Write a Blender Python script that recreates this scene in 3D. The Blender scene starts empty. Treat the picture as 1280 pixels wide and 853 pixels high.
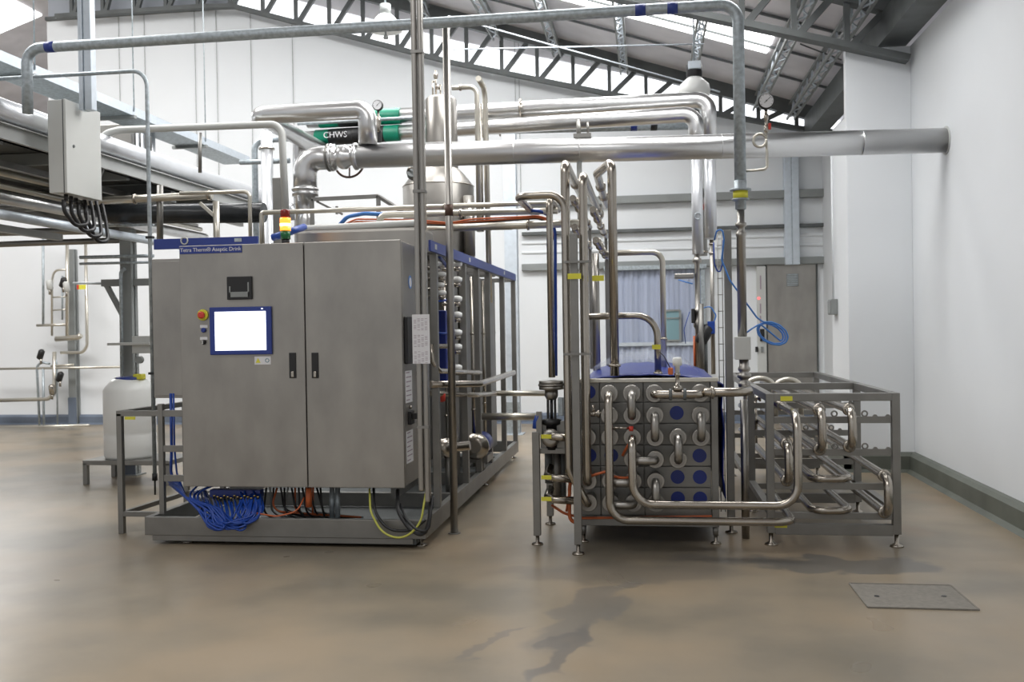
import bpy, math, random
from mathutils import Vector, Matrix
random.seed(7)
# ---------------------------------------------------------------- camera
F = 1200.0; CAM_H = 1.6; ROLL = .016
_a = math.atan(172/F); _p = math.atan(13.75/F*math.cos(_a))
FW = Vector((-math.sin(_a)*math.cos(_p), math.cos(_a)*math.cos(_p), -math.sin(_p)))
R0 = Vector((math.cos(_a), math.sin(_a), 0)); U0 = R0.cross(FW)
RT = R0*math.cos(ROLL) - U0*math.sin(ROLL)
UP = R0*math.sin(ROLL) + U0*math.cos(ROLL)
scene = bpy.context.scene
COL = scene.collection
cd = bpy.data.cameras.new('camera'); cam = bpy.data.objects.new('camera', cd); COL.objects.link(cam)
cd.sensor_width = 36; cd.lens = F/1280*36; cd.clip_end = 200
cd.dof.use_dof = True; cd.dof.focus_distance = 7.3; cd.dof.aperture_fstop = 2.8
cam.matrix_world = Matrix(((RT.x, UP.x, -FW.x, 0), (RT.y, UP.y, -FW.y, 0), (RT.z, UP.z, -FW.z, CAM_H), (0, 0, 0, 1)))
scene.camera = cam
# ---------------------------------------------------------------- world, lights, exposure
w = bpy.data.worlds.new('daylight'); scene.world = w; w.use_nodes = True
bgn = w.node_tree.nodes['Background']; bgn.inputs[0].default_value = (.97, .98, 1, 1); bgn.inputs[1].default_value = .56
scene.view_settings.view_transform = 'Standard'; scene.view_settings.look = 'None'
scene.view_settings.gamma = 1; scene.view_settings.use_curve_mapping = False
scene.view_settings.exposure = 0.0
def area(name, loc, sx, sy, energy, rot=(0, 0, 0), col=(1, .98, .95)):
    l = bpy.data.lights.new(name, 'AREA'); l.shape = 'RECTANGLE'; l.size = sx; l.size_y = sy
    l.energy = energy; l.color = col
    o = bpy.data.objects.new(name, l); COL.objects.link(o); o.location = loc; o.rotation_euler = rot
    return o
SLOPE = .325
def roofz(x): return 5.05 + SLOPE*(2.87-x) if x > -13 else 5.05 + SLOPE*(15.87) - SLOPE*(-13-x)
ADDED_LIGHTS = [(-3.0, 2.0, 6, 2.4, 150), (-9.6, 8.8, 6, 2.4, 900), (-.2, 8.6, 4.4, 1.6, 230), (-5.4, 10.9, 6, 1.6, 340), (-17, 22, 5, 5, 1100), (-2.0, 12.0, 3.2, 1.3, 230)]
for sx_, sy_, sw_, sd_, se_ in ADDED_LIGHTS:      # area lights added under the roof to brighten the hall
    area('added_roof_light', (sx_, sy_, roofz(sx_)-.06), sw_, sd_, se_, (0, math.atan(SLOPE)*(1 if sx_ > -13 else -1), 0), (1, .985, .965))
# ---------------------------------------------------------------- placing helpers
def ray(px, py):
    s, t = (px-640)/F, -(py-426.5)/F
    return FW + s*RT + t*UP
def at(px, py, Y):
    v = ray(px, py); k = Y/v.y; return Vector((v.x*k, Y, CAM_H+v.z*k))
def atX(px, py, X):
    v = ray(px, py); k = X/v.x; return Vector((X, v.y*k, CAM_H+v.z*k))
def atZ(px, py, z):
    v = ray(px, py); k = (z-CAM_H)/v.z; return Vector((v.x*k, v.y*k, z))
def proj(P):
    q = P - Vector((0, 0, CAM_H)); c = q.dot(FW)
    return 640+F*q.dot(RT)/c, 426.5-F*q.dot(UP)/c
def _solve(P, axis, k, target):
    P = P.copy()
    for _ in range(12):
        e = proj(P)[k]-target; Q = P.copy(); Q[axis] += .001
        g = (proj(Q)[k]-proj(P)[k])/.001
        P[axis] -= e/g
    return P
def walk(start, moves):
    """orthogonal run: ('x',px) along X until that column, ('z',py), ('y',metres), ('ypx',px), ('p',px,py,Y)"""
    P = at(*start) if not isinstance(start, Vector) else start.copy()
    out = [P]
    for m in moves:
        if m[0] == 'x': P = _solve(P, 0, 0, m[1])
        elif m[0] == 'z': P = _solve(P, 2, 1, m[1])
        elif m[0] == 'y': P = Vector((P.x, m[1], P.z))
        elif m[0] == 'ypx': P = _solve(P, 1, 0, m[1])
        elif m[0] == 'dz': P = P + Vector((0, 0, m[1]))
        elif m[0] == 'dx': P = P + Vector((m[1], 0, 0))
        elif m[0] == 'p': P = at(m[1], m[2], m[3])
        out.append(P)
    return out
# ---------------------------------------------------------------- materials
def mat(name, col, rough=.5, metal=0., var=0., scale=4., bump=0., emit=0., stretch=None, alpha=1., trans=0., rvar=0., bscale=None):
    m = bpy.data.materials.new(name); m.use_nodes = True
    nt = m.node_tree; b = nt.nodes['Principled BSDF']
    b.inputs['Base Color'].default_value = (*col, 1); b.inputs['Roughness'].default_value = rough
    b.inputs['Metallic'].default_value = metal
    tc = nt.nodes.new('ShaderNodeTexCoord'); mp = nt.nodes.new('ShaderNodeMapping')
    nt.links.new(tc.outputs['Object'], mp.inputs[0])
    if stretch: mp.inputs['Scale'].default_value = stretch
    if var or rvar or bump:
        n = nt.nodes.new('ShaderNodeTexNoise'); n.inputs['Scale'].default_value = scale; n.inputs['Detail'].default_value = 5
        nt.links.new(mp.outputs[0], n.inputs['Vector'])
    if var:
        r = nt.nodes.new('ShaderNodeValToRGB')
        r.color_ramp.elements[0].position = .3; r.color_ramp.elements[1].position = .7
        r.color_ramp.elements[0].color = (*[c*(1-var) for c in col], 1)
        r.color_ramp.elements[1].color = (*[min(1, c*(1+var)) for c in col], 1)
        nt.links.new(n.outputs['Fac'], r.inputs[0]); nt.links.new(r.outputs[0], b.inputs['Base Color'])
    if rvar:
        mr = nt.nodes.new('ShaderNodeMapRange'); mr.inputs['To Min'].default_value = max(.05, rough-rvar); mr.inputs['To Max'].default_value = rough+rvar
        nt.links.new(n.outputs['Fac'], mr.inputs['Value']); nt.links.new(mr.outputs[0], b.inputs['Roughness'])
    if bump:
        nb = n
        if bscale:
            nb = nt.nodes.new('ShaderNodeTexNoise'); nb.inputs['Scale'].default_value = bscale
            nt.links.new(mp.outputs[0], nb.inputs['Vector'])
        bp = nt.nodes.new('ShaderNodeBump'); bp.inputs['Strength'].default_value = bump; bp.inputs['Distance'].default_value = .01
        nt.links.new(nb.outputs['Fac'], bp.inputs['Height']); nt.links.new(bp.outputs[0], b.inputs['Normal'])
    if emit:
        b.inputs['Emission Color'].default_value = (*col, 1); b.inputs['Emission Strength'].default_value = emit
    if alpha < 1: b.inputs['Alpha'].default_value = alpha
    if trans: b.inputs['Transmission Weight'].default_value = trans
    return m
M = {}
M['steel'] = mat('brushed_stainless', (.37, .355, .33), .36, 1, .10, 3, .02, rvar=.06, stretch=(1, 1, .4))
M['panel'] = mat('cabinet_stainless', (.36, .345, .32), .40, .85, .13, 3.0, .03, rvar=.10, bscale=30, stretch=(1.3, 1, .7))
M['tube'] = mat('polished_tube', (.44, .405, .355), .24, 1, .08, 6)
M['cream'] = mat('satin_tube', (.60, .57, .50), .30, .8, .05, 6)
M['clad'] = mat('aluminium_cladding', (.68, .68, .68), .30, 1, .05, 1.2, 0, rvar=.05)
M['foil'] = mat('crumpled_foil', (.74, .74, .74), .28, 1, .05, 9, .22, bscale=9)
M['white_clad'] = mat('pale_cladding', (.70, .72, .75), .33, .55, .04, 5)
M['galv'] = mat('galvanised_steel', (.42, .47, .50), .5, .6, .22, 28)
M['galv_light'] = mat('galvanised_light', (.62, .68, .74), .45, .35, .06, 14)
M['frame'] = mat('dull_stainless', (.27, .265, .25), .45, .85, .10, 5)
M['greypaint'] = mat('grey_painted_steel', (.26, .275, .27), .5, .1, .08, 3)
M['palegrey'] = mat('pale_grey_paint', (.56, .57, .55), .42, 0, .03, 2)
M['beamgrey'] = mat('mid_grey_paint', (.36, .37, .365), .45, 0, .05, 3)
M['darksteel'] = mat('dark_truss_paint', (.12, .13, .13), .55, .2, .15, 4)
M['white'] = mat('white_wall_paint', (.79, .815, .835), .65, 0, .02, .8, .02, bscale=40)
M['offwhite'] = mat('white_plastic', (.83, .84, .82), .4, 0, .02, 3)
M['upper'] = mat('pale_blue_sheet', (.40, .43, .48), .6, 0, .08, 2)
M['ceil'] = mat('foil_roof_lining', (.76, .74, .77), .55, 0, .14, 1.3, .12, bscale=3)
M['blue'] = mat('deep_blue_enamel', (.010, .026, .20), .35, 0, .08, 4)
M['fascia'] = mat('fascia_blue', (.022, .045, .24), .4, 0)
M['bluehose'] = mat('blue_tubing', (.010, .055, .32), .35)
M['bluehose_l'] = mat('pale_blue_hose', (.06, .22, .60), .35)
M['orange'] = mat('orange_cable', (.55, .13, .04), .5)
M['yellow'] = mat('yellow_tag', (.72, .68, .06), .5)
M['gyellow'] = mat('yellow_green_cable', (.55, .55, .10), .45)
M['black'] = mat('black_rubber', (.015, .015, .016), .45, 0, .1, 5)
M['blackclad'] = mat('black_foil_wrap', (.022, .025, .028), .25, 0, .3, 6, .5, bscale=10)
M['green'] = mat('green_band', (.0, .22, .13), .4)
M['red'] = mat('red_plastic', (.6, .05, .03), .35)
M['paper'] = mat('paper', (.72, .72, .74), .7)
M['ink'] = mat('printed_ink', (.35, .28, .33), .7)
M['rust'] = mat('bronze_handwheel', (.10, .06, .045), .5, .5, .3, 20)
M['kerb'] = mat('green_grey_kerb', (.115, .125, .105), .5, 0, .2, 3)
M['kerbblue'] = mat('blue_grey_kerb', (.14, .17, .22), .5, 0, .15, 3)
M['curtain'] = mat('strip_curtain', (.42, .47, .60), .25, 0, .12, 1.5, .2, stretch=(9, 1, .2))
M['teal'] = mat('tinted_pane', (.22, .36, .40), .1)
M['skyl'] = mat('skylight_sheet', (1, 1, 1), .5, emit=6)
M['lit'] = mat('daylit_sheet', (.95, .97, 1), .5, emit=1.6)
M['clere'] = mat('translucent_sheet', (.80, .79, .82), .6, 0, .12, 2.5, emit=.18)
M['film'] = mat('clear_film', (.8, .85, .88), .12, alpha=.12)
M['brass'] = mat('brass', (.55, .40, .15), .3, 1)
M['screen'] = mat('lit_screen', (.93, .97, 1), .3, emit=1.6)
M['amber'] = mat('amber_lens', (1, .30, .03), .3, emit=2.0)
M['amber2'] = mat('amber_glow', (1, .75, .25), .3, emit=4.0)
M['greenlens'] = mat('green_lens', (.01, .13, .04), .25)
M['redlens'] = mat('red_lens', (.22, .015, .01), .25)
M['led'] = mat('red_led', (1, .1, .1), .3, emit=3)
M['concrete'] = mat('manhole_concrete', (.20, .185, .16), .8, 0, .12, 30, .2, bscale=60)
M['wet'] = mat('damp', (.3, .3, .3), .3)
# ---------------------------------------------------------------- mesh builder
class B:
    def __init__(s): s.v = []; s.f = []; s.sm = []
    def add(s, vs, fs, smooth=False):
        o = len(s.v); s.v += [Vector(x) for x in vs]; s.f += [[i+o for i in f] for f in fs]; s.sm += [smooth]*len(fs); return s
    def box(s, a, b):
        x0, y0, z0 = [min(a[i], b[i]) for i in range(3)]; x1, y1, z1 = [max(a[i], b[i]) for i in range(3)]
        return s.add([(x0,y0,z0),(x1,y0,z0),(x1,y1,z0),(x0,y1,z0),(x0,y0,z1),(x1,y0,z1),(x1,y1,z1),(x0,y1,z1)],
            [(0,3,2,1),(4,5,6,7),(0,1,5,4),(1,2,6,5),(2,3,7,6),(3,0,4,7)])
    def bar(s, p, q, wx, wy, ref=Vector((0, 0, 1))):
        p, q = Vector(p), Vector(q); d = (q-p).normalized()
        if abs(d.dot(ref)) > .95: ref = Vector((0, 1, 0))
        a = d.cross(ref).normalized()*wx/2; b = a.cross(d).normalized()*wy/2
        vs = [p-a-b, p+a-b, p+a+b, p-a+b, q-a-b, q+a-b, q+a+b, q-a+b]
        return s.add(vs, [(0,3,2,1),(4,5,6,7),(0,1,5,4),(1,2,6,5),(2,3,7,6),(3,0,4,7)])
    def tube(s, pts, r, n=12, bend=None, closed=False):
        pts = [Vector(p) for p in pts]
        if bend: pts = rounded(pts, bend)
        m = len(pts); prev = None; rings = []
        for i, p in enumerate(pts):
            if closed: t = (pts[(i+1) % m]-pts[i-1])
            else: t = (pts[min(i+1, m-1)]-pts[max(i-1, 0)])
            t.normalize()
            if prev is None:
                ref = Vector((0, 0, 1)) if abs(t.z) < .9 else Vector((1, 0, 0))
                nrm = t.cross(ref).normalized()
            else: nrm = (prev-t*prev.dot(t)).normalized()
            prev = nrm; bn = t.cross(nrm); rr = r[i] if isinstance(r, (list, tuple)) else r
            rings.append([p+rr*(math.cos(2*math.pi*k/n)*nrm+math.sin(2*math.pi*k/n)*bn) for k in range(n)])
        o = len(s.v)
        for g in rings: s.v += g
        for i in range(m if closed else m-1):
            j = (i+1) % m
            for k in range(n):
                s.f.append([o+i*n+k, o+i*n+(k+1) % n, o+j*n+(k+1) % n, o+j*n+k]); s.sm.append(True)
        if not closed:
            s.f.append([o+k for k in range(n)][::-1]); s.sm.append(False)
            s.f.append([o+(m-1)*n+k for k in range(n)]); s.sm.append(False)
        return s
    def cyl(s, p, q, r, r2=None, n=20): return s.tube([p, q], [r, r if r2 is None else r2], n)
    def lathe(s, c, axis, prof, n=24):
        """prof: (distance along axis, radius)"""
        c = Vector(c); ax = Vector(axis).normalized()
        ref = Vector((0, 0, 1)) if abs(ax.z) < .9 else Vector((1, 0, 0))
        u = ax.cross(ref).normalized(); v = ax.cross(u); o = len(s.v)
        for h, r in prof:
            s.v += [c+ax*h+r*(math.cos(2*math.pi*k/n)*u+math.sin(2*math.pi*k/n)*v) for k in range(n)]
        for i in range(len(prof)-1):
            for k in range(n):
                s.f.append([o+i*n+k, o+i*n+(k+1) % n, o+(i+1)*n+(k+1) % n, o+(i+1)*n+k]); s.sm.append(abs(prof[i][0]-prof[i+1][0]) > 1e-5)
        s.f.append([o+k for k in range(n)][::-1]); s.sm.append(False)
        s.f.append([o+(len(prof)-1)*n+k for k in range(n)]); s.sm.append(False)
        return s
    def ring(s, c, axis, R, r, n=24, m=8):
        c = Vector(c); ax = Vector(axis).normalized(); ref = Vector((0, 0, 1)) if abs(ax.z) < .9 else Vector((1, 0, 0))
        u = ax.cross(ref).normalized(); v = ax.cross(u)
        return s.tube([c+R*(math.cos(2*math.pi*k/n)*u+math.sin(2*math.pi*k/n)*v) for k in range(n)], r, m, closed=True)
    def build(s, name, m, parent=None, bevel=0):
        me = bpy.data.meshes.new(name)
        org = Vector(parent['_o']) if parent is not None and '_o' in parent else Vector((0, 0, 0))
        me.from_pydata([tuple(v-org) for v in s.v], [], s.f)
        me.polygons.foreach_set('use_smooth', s.sm); me.update()
        o = bpy.data.objects.new(name, me); COL.objects.link(o)
        me.materials.append(M[m] if isinstance(m, str) else m)
        if parent is not None: o.parent = parent
        o['_o'] = tuple(org); ALL.append(o)
        if bevel:
            bm = o.modifiers.new('bevel', 'BEVEL'); bm.width = bevel; bm.segments = 2; bm.limit_method = 'ANGLE'
        return o
ALL = []
def rounded(pts, rad, k=6):
    out = [pts[0]]
    for i in range(1, len(pts)-1):
        a, b, c = pts[i-1], pts[i], pts[i+1]
        d1, d2 = (a-b), (c-b); l1, l2 = d1.length, d2.length
        if l1 < 1e-4 or l2 < 1e-4: continue
        d1 /= l1; d2 /= l2; ang = d1.angle(d2)
        if ang > 3.05: out.append(b); continue
        t = min(rad/math.tan(ang/2), l1*.48, l2*.48); rr = t*math.tan(ang/2)
        bis = (d1+d2).normalized(); cen = b+bis*(rr/math.sin(ang/2))
        s0 = (b+d1*t-cen); s1 = (b+d2*t-cen); tot = s0.angle(s1); ax = s0.cross(s1).normalized()
        for j in range(k+1): out.append(cen+Matrix.Rotation(tot*j/k, 3, ax) @ s0)
    out.append(pts[-1]); return out
def tag(o, label, cat, group=None, kind=None):
    o['label'] = label; o['category'] = cat
    if group: o['group'] = group
    if kind: o['kind'] = kind
    return o
def thing(name, label, cat, loc=(0, 0, 0), group=None):
    o = bpy.data.objects.new(name, None); COL.objects.link(o); o.location = loc; o.empty_display_size = .1
    o['_o'] = tuple(loc); ALL.append(o); return tag(o, label, cat, group)
def struct(name, b, m, bevel=0):
    o = b.build(name, m, None, bevel); o['kind'] = 'structure'; return o
def dup(root, off, label=None):
    r = root.copy(); COL.objects.link(r); r.location = root.location+Vector(off); r['_o'] = tuple(Vector(root['_o'])+Vector(off))
    if label: r['label'] = label
    ALL.append(r)
    def rec(a, b):
        for ch in list(a.children):
            c = ch.copy(); COL.objects.link(c); c.parent = b; ALL.append(c); rec(ch, c)
    rec(root, r); return r
def pipe(name, label, cat, pts, r, m='tube', bend=.09, n=14, clamps=(), group=None, flanges=()):
    """a pipe run; clamps = fractions along the run that carry a collar"""
    if not clamps:
        o = B().tube(pts, r, n, bend).build(name, m); return tag(o, label, cat, group)
    t = thing(name, label, cat, pts[0], group)
    B().tube(pts, r, n, bend).build('tube', m, t)
    L = [0]; 
    for i in range(1, len(pts)): L.append(L[-1]+(pts[i]-pts[i-1]).length)
    for f in clamps:
        d = f*L[-1]
        for i in range(1, len(pts)):
            if L[i] >= d-1e-6:
                u = (d-L[i-1])/(L[i]-L[i-1]); c = pts[i-1].lerp(pts[i], u); ax = (pts[i]-pts[i-1]).normalized()
                B().lathe(c-ax*.012, ax, [(0, r*1.02), (.003, r*1.35), (.021, r*1.35), (.024, r*1.02)], 14).build('collar', 'tube', t); break
    return t
def text(s, size, loc, parent, m, name='lettering', axis='front', ext=.001):
    c = bpy.data.curves.new(name, 'FONT'); c.body = s; c.size = size; c.extrude = ext; c.align_x = 'CENTER'; c.align_y = 'CENTER'
    o = bpy.data.objects.new(name, c); COL.objects.link(o)
    dg = bpy.context.evaluated_depsgraph_get(); me = bpy.data.meshes.new_from_object(o.evaluated_get(dg))
    bpy.data.objects.remove(o)
    rot = Matrix.Rotation(math.pi/2, 4, 'X')
    if axis == 'right': rot = Matrix.Rotation(math.pi/2, 4, 'Z') @ rot
    me.transform(rot)
    n = bpy.data.objects.new(name, me); COL.objects.link(n); me.materials.clear(); me.materials.append(M[m])
    n.location = Vector(loc)-Vector(parent['_o']); n.parent = parent; n['_o'] = parent['_o']; return n
# ================================================================ ROOM
BY = 16.3; WX = 2.83
def floor_mat():
    m = bpy.data.materials.new('beige_epoxy_floor'); m.use_nodes = True; nt = m.node_tree; b = nt.nodes['Principled BSDF']
    N = nt.nodes.new; L = nt.links.new
    tc = N('ShaderNodeTexCoord')
    n1 = N('ShaderNodeTexNoise'); n1.inputs['Scale'].default_value = .8; n1.inputs['Detail'].default_value = 7; L(tc.outputs['Object'], n1.inputs['Vector'])
    r1 = N('ShaderNodeValToRGB'); e = r1.color_ramp.elements
    e[0].position = .38; e[0].color = (.185, .160, .120, 1); e[1].position = .62; e[1].color = (.30, .235, .16, 1)
    x = e.new(.5); x.color = (.255, .21, .15, 1); L(n1.outputs['Fac'], r1.inputs[0])
    # distorted coordinates for stains
    nd = N('ShaderNodeTexNoise'); nd.inputs['Scale'].default_value = 3.2; nd.inputs['Detail'].default_value = 2.5; L(tc.outputs['Object'], nd.inputs['Vector'])
    sb = N('ShaderNodeVectorMath'); sb.operation = 'SUBTRACT'; L(nd.outputs['Color'], sb.inputs[0]); sb.inputs[1].default_value = (.5, .5, .5)
    sc = N('ShaderNodeVectorMath'); sc.operation = 'SCALE'; sc.inputs['Scale'].default_value = .55; L(sb.outputs[0], sc.inputs[0])
    ad = N('ShaderNodeVectorMath'); ad.operation = 'ADD'; L(tc.outputs['Object'], ad.inputs[0]); L(sc.outputs[0], ad.inputs[1])
    last = r1.outputs[0]
    def blot(cx, cy, sx, sy, rot, col, strength, soft=.25):
        nonlocal last
        mp = N('ShaderNodeMapping'); mp.vector_type = 'TEXTURE'; mp.inputs['Location'].default_value = (cx, cy, 0)
        mp.inputs['Rotation'].default_value = (0, 0, rot); mp.inputs['Scale'].default_value = (sx, sy, 1); L(ad.outputs[0], mp.inputs[0])
        ln = N('ShaderNodeVectorMath'); ln.operation = 'LENGTH'; L(mp.outputs[0], ln.inputs[0])
        mr = N('ShaderNodeMapRange'); mr.interpolation_type = 'SMOOTHSTEP'; mr.inputs['From Min'].default_value = 1+soft; mr.inputs['From Max'].default_value = 1-soft
        mr.inputs['To Max'].default_value = strength; L(ln.outputs['Value'], mr.inputs['Value'])
        mx = N('ShaderNodeMix'); mx.data_type = 'RGBA'; L(mr.outputs[0], mx.inputs['Factor']); L(last, mx.inputs['A']); mx.inputs['B'].default_value = (*col, 1)
        last = mx.outputs['Result']
    p = atZ(1060, 708, 0); blot(p.x-.02, p.y+.03, .62, .21, 0, (.115, .11, .10), .8, .12); p = atZ(930, 700, 0); blot(p.x, p.y, .5, .12, 0, (.12, .112, .1), .6, .4)
    p = atZ(770, 715, 0); blot(p.x, p.y, .75, .25, .1, (.12, .11, .095), .45)
    p = atZ(735, 760, 0); blot(p.x, p.y, .13, .75, -.25, (.135, .13, .12), .6)
    p = atZ(700, 815, 0); blot(p.x, p.y, .07, .5, -.2, (.11, .105, .10), .7)
    p = atZ(605, 805, 0); blot(p.x, p.y, .03, .3, -.5, (.13, .125, .12), .5)
    for q, s in (((300, 648), .5), ((1190, 625), .5), ((1110, 660), .35)):
        p = atZ(*q, 0); blot(p.x, p.y, .55*s, .9*s, .1, (.27, .17, .085), .35, .6)
    L(last, b.inputs['Base Color'])
    n2 = N('ShaderNodeTexNoise'); n2.inputs['Scale'].default_value = 1.4; n2.inputs['Detail'].default_value = 2; L(tc.outputs['Object'], n2.inputs['Vector'])
    mr = N('ShaderNodeMapRange'); mr.inputs['To Min'].default_value = .20; mr.inputs['To Max'].default_value = .46; L(n2.outputs['Fac'], mr.inputs['Value']); L(mr.outputs[0], b.inputs['Roughness'])
    bp = N('ShaderNodeBump'); bp.inputs['Strength'].default_value = .03; bp.inputs['Distance'].default_value = .01; L(n2.outputs['Fac'], bp.inputs['Height']); L(bp.outputs[0], b.inputs['Normal'])
    return m
M['floor'] = floor_mat()
struct('floor', B().box((-26, -4, -.2), (4, 32, 0)), 'floor')
# back wall: polygon following the truss, extruded
def prism_xz(poly, y0, y1):
    n = len(poly); vs = [(x, y0, z) for x, z in poly]+[(x, y1, z) for x, z in poly]
    return B().add(vs, [list(range(n)), list(range(n, 2*n))[::-1]]+[[i, i+n, (i+1) % n+n, (i+1) % n] for i in range(n)])
XL = at(60, 100, BY).x
bc = [(345, 22), (570, 80), (760, 118), (1000, 162)]
BC = [at(a, b, BY) for a, b in bc]; BC = [(p.x, p.z) for p in BC]
zt = at(170, 17, BY).z
xk = BC[0][0]-(zt-BC[0][1])/.31
poly = [(3.4, 0), (3.4, BC[3][1]-.12), BC[3], BC[2], BC[1], BC[0], (xk, zt), (XL, zt), (XL, 4.3), (-26, 4.3), (-26, 0)]
struct('wall_back', prism_xz(poly, BY, BY+.25), 'white')
struct('wall_back_upper', prism_xz([(xk-.02, zt), (XL, zt), (XL, roofz(XL)), (xk-.02, roofz(xk-.02))], BY+.05, BY+.22), 'upper')
up = [(xk, zt)]+BC+[(3.4, BC[3][1]-.12)]
lo = .42
def zbc(x):
    pts = sorted(up)
    for (x0, z0), (x1, z1) in zip(pts, pts[1:]):
        if x0 <= x <= x1: return z0+(z1-z0)*(x-x0)/(x1-x0)
    return pts[0][1] if x < pts[0][0] else pts[-1][1]
xs = sorted(p[0] for p in up)
struct('window_1', prism_xz([(x, zbc(x)+.02) for x in xs]+[(x, zbc(x)+lo) for x in xs[::-1]], BY+.12, BY+.16), 'lit')
struct('window_2', prism_xz([(x, zbc(x)+lo) for x in xs]+[(x, roofz(x)+.1) for x in xs[::-1]], BY+.05, BY+.15), 'clere')
struct('trim_1', prism_xz([(xk, zt-.03), (XL, zt-.03), (XL, zt+.03), (xk, zt+.03)], BY-.06, BY+.02), 'darksteel')
struct('wall_far', B().box((-26, 30, 0), (4, 30.2, 12)), 'upper')
struct('wall_left', B().box((-26.2, -4, 0), (-26, 32, 3.2)), 'white')
zr = 4.60
struct('wall_right', B().box((WX, -4, 0), (WX+.25, 10.9, zr)).box((WX, 10.9, 0), (WX+.25, BY, zr)), 'white')
PX = at(1059, 250, 10.9).x
zs = at(1055, 146, 10.95).z
struct('wall_pillar', B().box((PX, 10.9, 0), (WX, 11.02, zr)).box((PX+.002, 11.02, 0), (WX, 11.85, zs)), 'white', .006)
# kerbs
b = B()
def kerb(b, p0, p1, nrm, h=.20, t=.07):
    p0, p1, nrm = Vector(p0), Vector(p1), Vector(nrm); z = Vector((0, 0, 1))
    prof = [(0, 0), (t+.05, 0), (t, .03), (t, h-.03), (t-.03, h), (0, h+.01)]
    vs = [p0+nrm*a+z*c for a, c in prof]+[p1+nrm*a+z*c for a, c in prof]; n = len(prof)
    b.add(vs, [list(range(n)), list(range(n, 2*n))[::-1]]+[[i, (i+1) % n, (i+1) % n+n, i+n] for i in range(n)])
kerb(b, (WX, -4, 0), (WX, 10.9, 0), (-1, 0, 0)); struct('baseboard_right', b, 'kerb')
b = B(); kerb(b, (WX, 10.9, 0), (PX-.07, 10.9, 0), (0, -1, 0)); kerb(b, (PX, 10.83, 0), (PX, 11.85, 0), (-1, 0, 0)); struct('baseboard_pillar', b, 'kerb')
b = B(); kerb(b, (-26, BY, 0), (3, BY, 0), (0, -1, 0), .17, .05); struct('baseboard_back', b, 'kerbblue')
# roof
def slabx(x0, x1, y0, y1, dz0, dz1):
    z0, z1 = roofz(x0), roofz(x1)
    return B().add([(x0,y0,z0+dz0),(x1,y0,z1+dz0),(x1,y1,z1+dz0),(x0,y1,z0+dz0),(x0,y0,z0+dz1),(x1,y0,z1+dz1),(x1,y1,z1+dz1),(x0,y1,z0+dz1)],
        [(0,3,2,1),(4,5,6,7),(0,1,5,4),(1,2,6,5),(2,3,7,6),(3,0,4,7)])
b = slabx(-12.999, 3.4, -4, 32, .0, .08); c = slabx(-26, -13.001, -4, 32, .0, .08); b.add(c.v, c.f)
struct('ceiling', b, 'ceil')
def at_roof(px, py):
    v = ray(px, py)
    k = (5.05+SLOPE*2.87-CAM_H)/(v.z+SLOPE*v.x); x = v.x*k
    if x < -13:
        k = (5.05+SLOPE*15.87+SLOPE*13-CAM_H)/(v.z-SLOPE*v.x)
    return Vector((v.x*k, v.y*k, CAM_H+v.z*k))
pa, pb_ = at_roof(966, 47), at_roof(958, 65)
struct('window_3', slabx(-4.5, (pa.x+pb_.x)/2, pa.y-.1, pb_.y, -.02, -.005) if pa.y < pb_.y else slabx(-4.5, (pa.x+pb_.x)/2, pb_.y, pa.y+.4, -.02, -.005), 'skyl')
q1, q2 = at_roof(52, 18), at_roof(30, 28)
struct('window_4', slabx(q1.x-5, q1.x, q1.y-1.6, q1.y, -.03, -.01), 'skyl')
for k, (sx_, sy_, sw_, sd_, se_) in enumerate(ADDED_LIGHTS[:4]+ADDED_LIGHTS[5:]): struct('window_%d' % (5+k), slabx(sx_-sw_/2, sx_+sw_/2, sy_-sd_/2, sy_+sd_/2, -.03, -.01), 'lit')  # made-up glowing roof panels, placed to match the added area lights
# trusses
def truss(y, x0, x1, dep, step, label, zb=None, webs=True, cw=.13):
    t = thing('roof_truss', label, 'roof truss', (x0, y, roofz(x0)))
    zb = zb or (lambda x: roofz(x)-.10-dep)
    B().bar((x0, y, roofz(x0)-.10), (x1, y, roofz(x1)-.10), cw, .24).build('top_chord', 'darksteel', t)
    k = 24; bb = B(); X = [x0+(x1-x0)*i/k for i in range(k+1)]
    for a, c in zip(X, X[1:]): bb.bar((a, y, zb(a)), (c, y, zb(c)), cw, .07)
    bb.build('bottom_chord', 'darksteel', t)
    x = x0+.3
    while x < x1-.4:
        B().bar((x, y, zb(x)), (x, y, roofz(x)-.1), .06, .06).build('web_post', 'darksteel', t)
        if x+step < x1: B().bar((x+.05, y, zb(x)), (x+step*.82, y, roofz(x+step*.82)-.12), .06, .075).build('web_diagonal', 'darksteel', t)
        x += step
    return t
truss(BY-.25, -10.5, 2.95, .8, .60, 'dark steel roof truss running down the slope directly over the white back wall', zb=lambda x: zbc(x)-.05)
c0, c1 = at(1055, 57, 10.8), at(800, 3, 10.8)
sl = (c1.z-c0.z)/(c0.x-c1.x)
truss(10.8, -7.5, WX-.05, .8, .55, 'nearer dark steel roof truss ending above the white wall pillar', zb=lambda x: c0.z-sl*(x-c0.x), cw=.16)
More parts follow.
